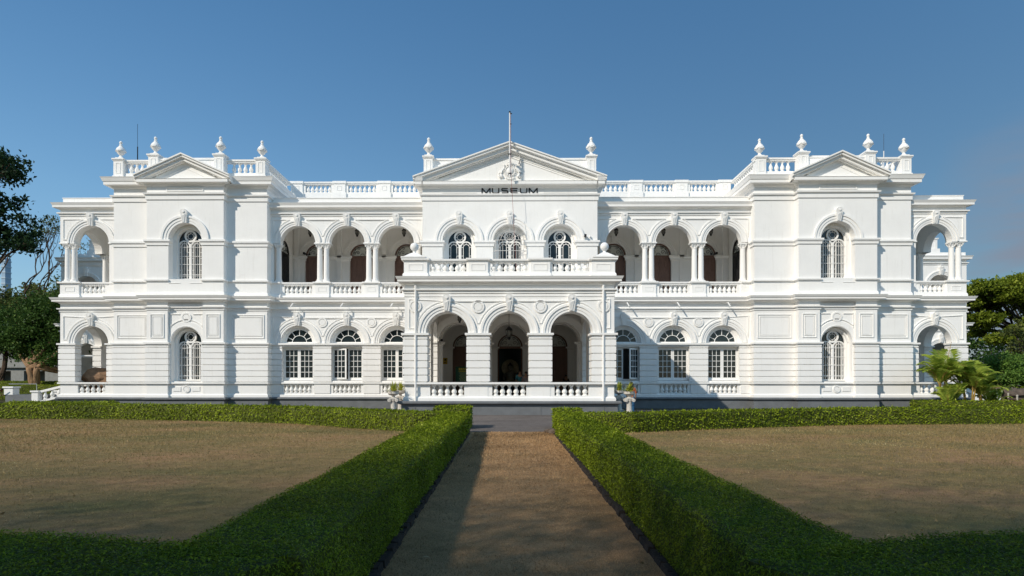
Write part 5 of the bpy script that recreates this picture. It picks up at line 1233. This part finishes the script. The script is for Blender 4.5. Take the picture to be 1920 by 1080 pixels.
# tall dark tree at the left edge
tree('tall dark leafy tree overhanging the left edge of the view', (-43.5, 10, 0), 8, .5, [(-1, 0, 20.0, 3.0), (1.6, 1, 19.2, 2.3), (3.8, 0, 18.2, 1.7), (.5, -1, 16.2, 2.6), (3.0, 1, 15.6, 1.6), (2.2, 0, 13.8, 2.0), (4.4, 1, 13.5, 1.7), (3.0, 0, 12.2, 1.7), (5.3, 0, 12.4, 1.3), (-3, 0, 16.5, 4), (-3, 1, 14.5, 3.2), (.4, 1, 12.6, 1.9)], DARKG, .34, 1.3, sub=20, csz=.36)
# rounded evergreen with the sunlit trunk
tree('dense round evergreen with a sunlit orange-brown trunk beside the left steps', (-44.9, 20, 0), 3.0, .66, [(0, 2.5, 7.2, 3.2), (3.0, 2, 6.6, 2.6), (4.6, 2, 5.0, 2.2), (-3, 3, 6.8, 3.0), (-5.4, 4, 6.0, 2.6), (1.9, 1.4, 4.3, 1.9), (-2, 2.2, 4.9, 2.0), (0, 1.6, 4.6, 1.6), (2.6, 2, 9.0, 2.2), (5.6, 2, 7.6, 1.9), (5.6, 2.5, 3.2, 1.6), (3.6, 3.4, 2.6, 1.6)], DEEPG, .26, 2.0, BARKL, sub=26, csz=.38, trunkn=2)
# sparse bare-branched trees behind
def bare(lb, loc, seed, fan, h, leafn, m_=BARK):
    random.seed(seed); r = thing('bare_tree', lb, 'tree', loc, 0, 'thin branched trees behind the left trees'); m = MB(); C = []
    limb(m, (0, 0, 0), (.3, 0, h * .3), .28, .2, .1)
    def br(p, d, ln, rr, k):
        e = (Vector(p) + Vector(d) * ln); pts = limb(m, p, e, rr, rr * .55, .14, 5, 5)
        if k == 0:
            for _ in range(leafn): C.append([e.x + random.gauss(0, .35), e.y + random.gauss(0, .35), e.z + random.gauss(0, .12)])
            return
        for i in range(3): dd = Vector(d) + Vector((random.uniform(-.55, .55), random.uniform(-.4, .4), random.uniform(-.12, .35))); dd.normalize(); br(pts[-1 - (i == 2)], dd, ln * random.uniform(.55, .8), rr * .55, k - 1)
    for d in fan: dd = Vector(d).normalized(); br((.3, 0, h * .3), dd, h * .36, .15, 3)
    m.build('trunk', m_, r); leafmesh('crown', np.array(C), .22, OLIVE, .3, .5, None, r)
bare('thin branching tree with sparse flat leaf sprays behind the dark left tree', (-51, 24, 0), 4, [(.7, 0, .8), (.35, 0, 1), (-.2, 0, 1), (1.0, .1, .55)], 16.5, 16)
bare('pale bare-branched tree rising beside the left pavilion', (-45, 30, 0), 9, [(.55, 0, .9), (.2, 0, 1), (.9, 0, .5)], 15.5, 5, mat('pale_branch', (.30, .24, .18), .9))
for i, (x, y, hh, lb) in enumerate(((-66, 45, 14.5, 'olive tree in the distance at the far left'), (-57, 48, 15.5, 'olive crowned tree behind the bare branches at the left'), (-51.5, 40, 15.8, 'brownish olive tree just left of the pavilion'))):
    tree(lb, (x, y, 0), hh * .35, .4, [(0, 0, hh * .8, hh * .28), (-3.4, 0, hh * .72, hh * .24), (3.4, 0, hh * .74, hh * .25), (0, -1, hh * .5, hh * .26), (3.5, 0, hh * .45, hh * .2), (-3.5, 0, hh * .45, hh * .2)], OLIVE, .42, 1.6, group='olive trees far behind at the left', sub=14, csz=.42)
tree('dark bushy tree hugging the corner of the left pavilion', (-40.8, 26, 0), 3, .3, [(0, 0, 7.6, 1.9), (-.4, 0, 5.2, 2.0), (.2, 0, 3.0, 1.7), (-2.4, 0, 4, 1.6)], DEEPG, .28, 1.2, sub=20, csz=.4)
# great umbrella-shaped rain tree at the right
bl = []
for (x, z, rr) in ((-9, 11.4, 2.4), (-5.5, 13.2, 2.6), (-1, 13.8, 2.8), (4, 13.2, 2.8), (9, 12.2, 2.8), (14, 10.8, 3), (-12.4, 8.6, 1.8), (-7, 9.0, 1.7), (0, 10.6, 1.7), (6, 9.8, 1.7), (-3, 11.6, 2.2), (2.5, 12, 2.2), (-11, 11.6, 2), (-13.2, 12.0, 1.9), (-14.5, 10.5, 1.8), (8, 8.0, 1.6), (-12.5, 6.4, 1.4), (-9, 13, 2.4), (-11.5, 12.6, 2.2), (-14, 12.2, 1.8), (-6, 11, 2.0), (-10.5, 9.8, 1.8), (-3, 14, 2.4), (-9.5, 7.4, 1.4)):
    for k in range(2): bl.append((x + random.uniform(-1, 1), random.uniform(-6, 6), z + random.uniform(-.4, .4), rr))
tree('huge spreading rain tree with a flat umbrella crown behind the right pavilion', (71, 42, .5), 4.2, .8, bl, RAIN, .36, 1.8, mat('dark_bark', (.035, .028, .022), .9), flat=.5, sub=34, csz=.36)
tree('distant dense tree filling the gap below the rain tree', (84, 60, 0), 3, .5, [(-6, 0, 7, 3.6), (0, 0, 8, 4), (-11, 0, 6, 3), (5, 0, 7, 4), (-14, 0, 8, 2.5)], DEEPG, .5, 1.0, sub=18, csz=.42)
tree('dark tree standing behind the right pavilion corner', (56, 30, 0), 2, .4, [(-.5, 0, 5.0, 1.8), (.5, 0, 3.4, 1.5), (-1.6, 0, 7.2, 1.3), (-2, 0, 3.4, 1.4)], OLIVE, .34, 1.0, sub=16, csz=.4)
tree('low rounded broad-leaved tree at the right edge', (37.5, 9.5, 0), 1.25, .17, [(0, 0, 2.75, 1.15), (-1.2, 0, 2.5, .95), (1.2, 0, 2.6, 1.0), (-.3, -.7, 2.1, 1.0), (.9, -.6, 2.0, .9), (-1.7, 0, 2.0, .75), (2.0, 0, 2.1, .8)], ROUND, .17, 1.8, sub=24, csz=.45)
# palms
PALM = leafmat('palm_leaf', (.16, .26, .03), (.48, .56, .09), (.75, .66, .16), .45, 1.2)
STEM = mat('palm_stem', (.40, .27, .07), .6, var=.4, scale=6)
def palm(lb, loc, n, hs, ln, seed, spear=False):
    r = thing('areca_palm', lb, 'palm', loc, 0, 'areca palms beside the right pavilion'); rr = random.Random(seed); S = MB(); L_ = MB()
    ns = rr.randint(3, 4)
    for k in range(ns):
        bx, by = rr.uniform(-.25, .25), rr.uniform(-.2, .2); h = hs * rr.uniform(.75, 1.1); tx, ty = bx * 2.2, by * 2
        S.tube([(bx, by, 0), ((bx + tx) / 2, (by + ty) / 2, h * .5), (tx, ty, h)], .05, 6, .035)
        for f in range(n):
            a = rr.uniform(0, 6.28); l_ = ln * rr.uniform(.75, 1.15); el = rr.uniform(.85, 1.45)
            P_ = []
            for i in range(10): t = i / 9; P_.append(Vector((tx + math.cos(a) * math.cos(el) * l_ * t, ty + math.sin(a) * math.cos(el) * l_ * t, h + l_ * (math.sin(el) * t - .60 * t ** 2.2 * (1.35 - el * .6)))))
            S.tube([tuple(p) for p in P_], .016, 4, .005)
            for i in range(2, 27):
                t = i / 27; q = t * 9; j = min(8, int(q)); p = P_[j].lerp(P_[j + 1], q - j); d = (P_[j + 1] - P_[j]).normalized(); sd2 = d.cross(Vector((0, 0, 1))).normalized()
                ll = l_ * .40 * math.sin(math.pi * (t * .8 + .12)) * rr.uniform(.85, 1.1)
                for s in (-1, 1):
                    v = (sd2 * s * .75 + d * .65 + Vector((0, 0, .25 - .3 * t))).normalized(); e = p + v * ll; e.z -= ll * .22; mid = p + v * ll * .5; wv = d * .034
                    L_.add([tuple(p), tuple(mid + wv), tuple(e), tuple(mid - wv)], [(0, 1, 2, 3)])
    if spear: S.tube([(0, 0, hs * .8), (.12, 0, hs + .9), (.42, 0, hs + 2.2)], .03, 5, .008)
    S.build('stem', STEM, r); L_.build('frond', PALM, r)
palm('tall areca palm with an upright spear leaf in front of the right pavilion', (24.6, -3.2, 0), 8, 1.7, 2.2, 5, True)
palm('bushy areca palm in the middle of the palm clump', (25.8, -3.6, 0), 9, 1.5, 1.9, 9)
palm('spreading areca palm at the right side of the palm clump', (26.8, -3.4, 0), 8, 1.0, 1.7, 12)
palm('low areca palm at the left foot of the palm clump', (24.2, -4.2, 0), 7, .5, 1.4, 21)
palm('short drooping areca palm beside the curved stair', (27.8, -2.9, 0), 6, .45, 1.1, 33)
# background planting and structures
hedge('hedge', 'far hedge behind the pink-shirted person at the right', [(37, 17.5), (60, 18)], 1.4, 1.25, .8, .14, G_)
hedge('hedge', 'dark far hedge at the left beyond the steps', [(-66, 18.5), (-36, 19.5)], 2.0, 1.35, .8, .14, G_)
hedge('hedge', 'low bright hedge in front of the sunlit trunk at the left', [(-58, 21.5), (-40.5, 21.5)], 1.5, 1.7, .8, .14, G_)
m = MB(); m.ball(0, 0, .3, 1.1, 2.2, 1, .55, 12); m.v = [(a, b, max(0, c + noise.noise(Vector((a, b, c))) * .3)) for a, b, c in m.v]; o = m.build('rock', mat('brown_rock', (.16, .12, .09), .9, var=.5, scale=3, bump=.6), None, False, (43.2, 16.5, .35)); tag(o, 'long brown rock behind the low round tree at the right', 'rock')
r = thing('bench', 'weathered stone bench at the far right edge before the pink-shirted person', 'bench', (35.6, 4.5, 0)); m = MB(); m.box(-1.3, 1.4, -.3, .3, .42, .54); m.build('seat', mat('bench_wood', (.12, .085, .06), .9, var=.4, scale=6), r)
for x in (-1.0, 1.0): m = MB(); m.box(x - .2, x + .2, -.25, .25, 0, .42); m.build('leg', mat('sandstone', (.3, .185, .11)), r)
for x, y, h, lb in ((35.5, 8.5, .75, 'short pale post left of the three beside the far hedge'), (37.2, 8.5, .75, 'short pale post second from the left beside the far hedge'), (33.4, 2.8, .72, 'grey metal post standing in front of the pale posts')):
    m = MB(); m.tube([(0, 0, 0), (0, 0, h)], .055, 8); m.lathe([(.07, 0), (.07, .05), (.02, .09)], 0, 0, h - .02, 8); o = m.build('fence_post', mat('post_paint', (.45, .42, .36), .8, var=.2), None, False, (x, y, 0)); tag(o, lb, 'post', 'small posts at the right')
r = thing('garden_building', 'grey house with dark doorways behind the left trees', 'house', (-56, 38, 0)); m = MB(); m.wall(-9, 9, 0, 6.2, 0, .4, [dict(c=c, r=1.3, z0=.1, zs=3.0, arch=False) for c in (-6.5, -2.3, 2.1, 6.4)]); m.box(-9, 9, 2.6, 3, 0, 6.2); m.box(-9, -8.6, .4, 2.6, 0, 6.2); m.box(8.6, 9, .4, 2.6, 0, 6.2); m.build('wall', mat('grey_render', (.30, .30, .28), .9, var=.2), r)
m = MB(); m.box(-9.5, 9.5, -.7, 3.4, 6.2, 6.5); m.build('roof', mat('grey_roof', (.16, .15, .15), .9), r); m = MB(); m.box(-9.1, 9.1, -.35, -.02, 3.4, 3.6); m.build('canopy', mat('grey_render', (.3, .3, .28)), r)
r = thing('annex_house', 'bluish white low house under the trees at the right edge', 'house', (74, 32, 0)); m = MB(); m.wall(-12, 12, 0, 3.6, 0, .4, [dict(c=c, r=1.0, z0=.1, zs=2.4, arch=False) for c in (-8, -4, 0, 4, 8)]); m.box(-12, 12, 2.2, 2.6, 0, 3.6); m.build('wall', mat('blue_white_render', (.42, .47, .52), .9, var=.15), r)
m = MB(); m.prism([(-12.6, 3.6), (12.6, 3.6), (11, 5.2), (-11, 5.2)], -.8, 3.2); m.build('roof', mat('blue_grey_roof', (.20, .25, .30), .8, var=.2), r)
r = thing('kiosk', 'small blue-grey roofed kiosk with a white ball finial at the right edge', 'kiosk', (50.6, 22, 0)); m = MB()
for sx_ in (-1, 1):
    for sy in (-1, 1): m.box(sx_ * 1.1 - .1, sx_ * 1.1 + .1, sy * 1.1 - .1, sy * 1.1 + .1, 0, 2.7)
m.build('post', WHITE, r); m = MB(); m.add([(-1.5, -1.5, 2.7), (1.5, -1.5, 2.7), (1.5, 1.5, 2.7), (-1.5, 1.5, 2.7), (0, 0, 3.5)], [(0, 1, 4), (1, 2, 4), (2, 3, 4), (3, 0, 4), (0, 3, 2, 1)]); m.build('roof', mat('blue_grey_roof', (.2, .25, .3)), r); m = MB(); m.lathe([(.12, 3.35), (.08, 3.5), (.2, 3.6), (.22, 3.75), (.12, 3.9), (.05, 3.95), (.07, 4.0), (.01, 4.08)], n=12); m.build('finial', WHITE, r, 1)
r = thing('tower_block', 'pale glassy tower block far away beyond the left trees', 'tower', (-270.5, 300, 0)); m = MB(); m.box(-1.0, 1.0, -2, 2, 0, 68); m.build('core', mat('tower_glass', (.30, .42, .54), .4), r); m = MB()
for z in range(3, 70, 3): m.box(-1.2, 1.2, -2.2, 2.2, z, z + .7)
m.build('floor_band', mat('tower_white', (.44, .54, .62), .7), r)
r = thing('office_block', 'low blue-grey office block on the skyline at the left', 'building', (-262, 330, 0)); m = MB(); m.box(0, 16, -8, 8, 0, 46); m.build('wall', mat('tower_glass', (.22, .30, .36)), r); m = MB(); m.box(-.4, 16.4, -8.4, 8.4, 46, 47.2); m.build('roof', mat('tower_white', (.6, .62, .64)), r)
# far-off wood closing the horizon
C = []; 
for x0, x1, y in ((-240, -50, 120), (60, 260, 130)):
    n = 26000; X = RNG.uniform(x0, x1, n); hz = 7 + 3 * np.sin(X * .09) + 2.5 * np.sin(X * .23 + 1) + 1.5 * np.sin(X * .61); C.append(np.stack([X, y + RNG.normal(0, 5, n), hz * RNG.uniform(0, 1, n) ** .6 + RNG.normal(0, .5, n)], 1))
o = leafmesh('distant_wood', np.concatenate(C), 1.1, OLIVE, .3, .7); tag(o, 'far-off belt of trees closing the horizon', 'wood', kind='stuff')
m = MB(); m.ball(0, 0, 0, .55, 1.5, 1, .9, 12); o = m.build('tarpaulin', mat('navy_tarpaulin', (.012, .025, .06), .25), None, 1, (27.1, -1.9, .1)); tag(o, 'low dark blue tarpaulin covered heap at the foot of the palms', 'tarpaulin')
m = MB(); m.box(-1.6, 1.6, -.3, .3, -.3, .08); o = m.build('stone_slab', WHITE, None, False, (-25.2, -5.2, .28)); o.location = (-26.2, -6.2, .3); tag(o, 'flat white slab between the hedge strips at the far left', 'slab')

# added unseen trees behind the viewpoint; crowns thin upward to darken the near ground
SHADE = leafmat('feathery_leaf', (.03, .07, .01), (.10, .16, .03), None, .3, .5)
for i, x in enumerate(np.arange(-42, 7, 8.0)):
    r = thing('added_shade_tree', 'tall feathery tree added unseen behind the viewpoint to shade the foreground, ' + ('leftmost of its row', 'second from the left of its row', 'third from the left of its row', 'in the middle of its row', 'third from the right of its row', 'second from the right of its row', 'rightmost of its row')[i], 'tree', (x, -48.5, 0), 0, 'feathery trees added behind the viewpoint for their shade'); m = MB()
    limb(m, (0, 0, 0), (.2, 0, 9), .4, .26, .06, 6, 8)
    for k in range(1): limb(m, (.2, 0, 7 + .3 * k), (random.uniform(-5, 5), random.uniform(-2, 2), random.uniform(9.5, 10.8)), .09, .02, .12, 6, 5)
    m.build('trunk', BARK, r, 1)
    n = 150000; z = 7.5 + RNG.gamma(1.55, SHZ, n); ok = z < 27; z = z[ok]; n = len(z)
    leafmesh('crown', np.stack([RNG.normal(0, 4.2, n), RNG.normal(0, 1.8, n), z], 1), .085, SHADE, .3, .6, None, r)
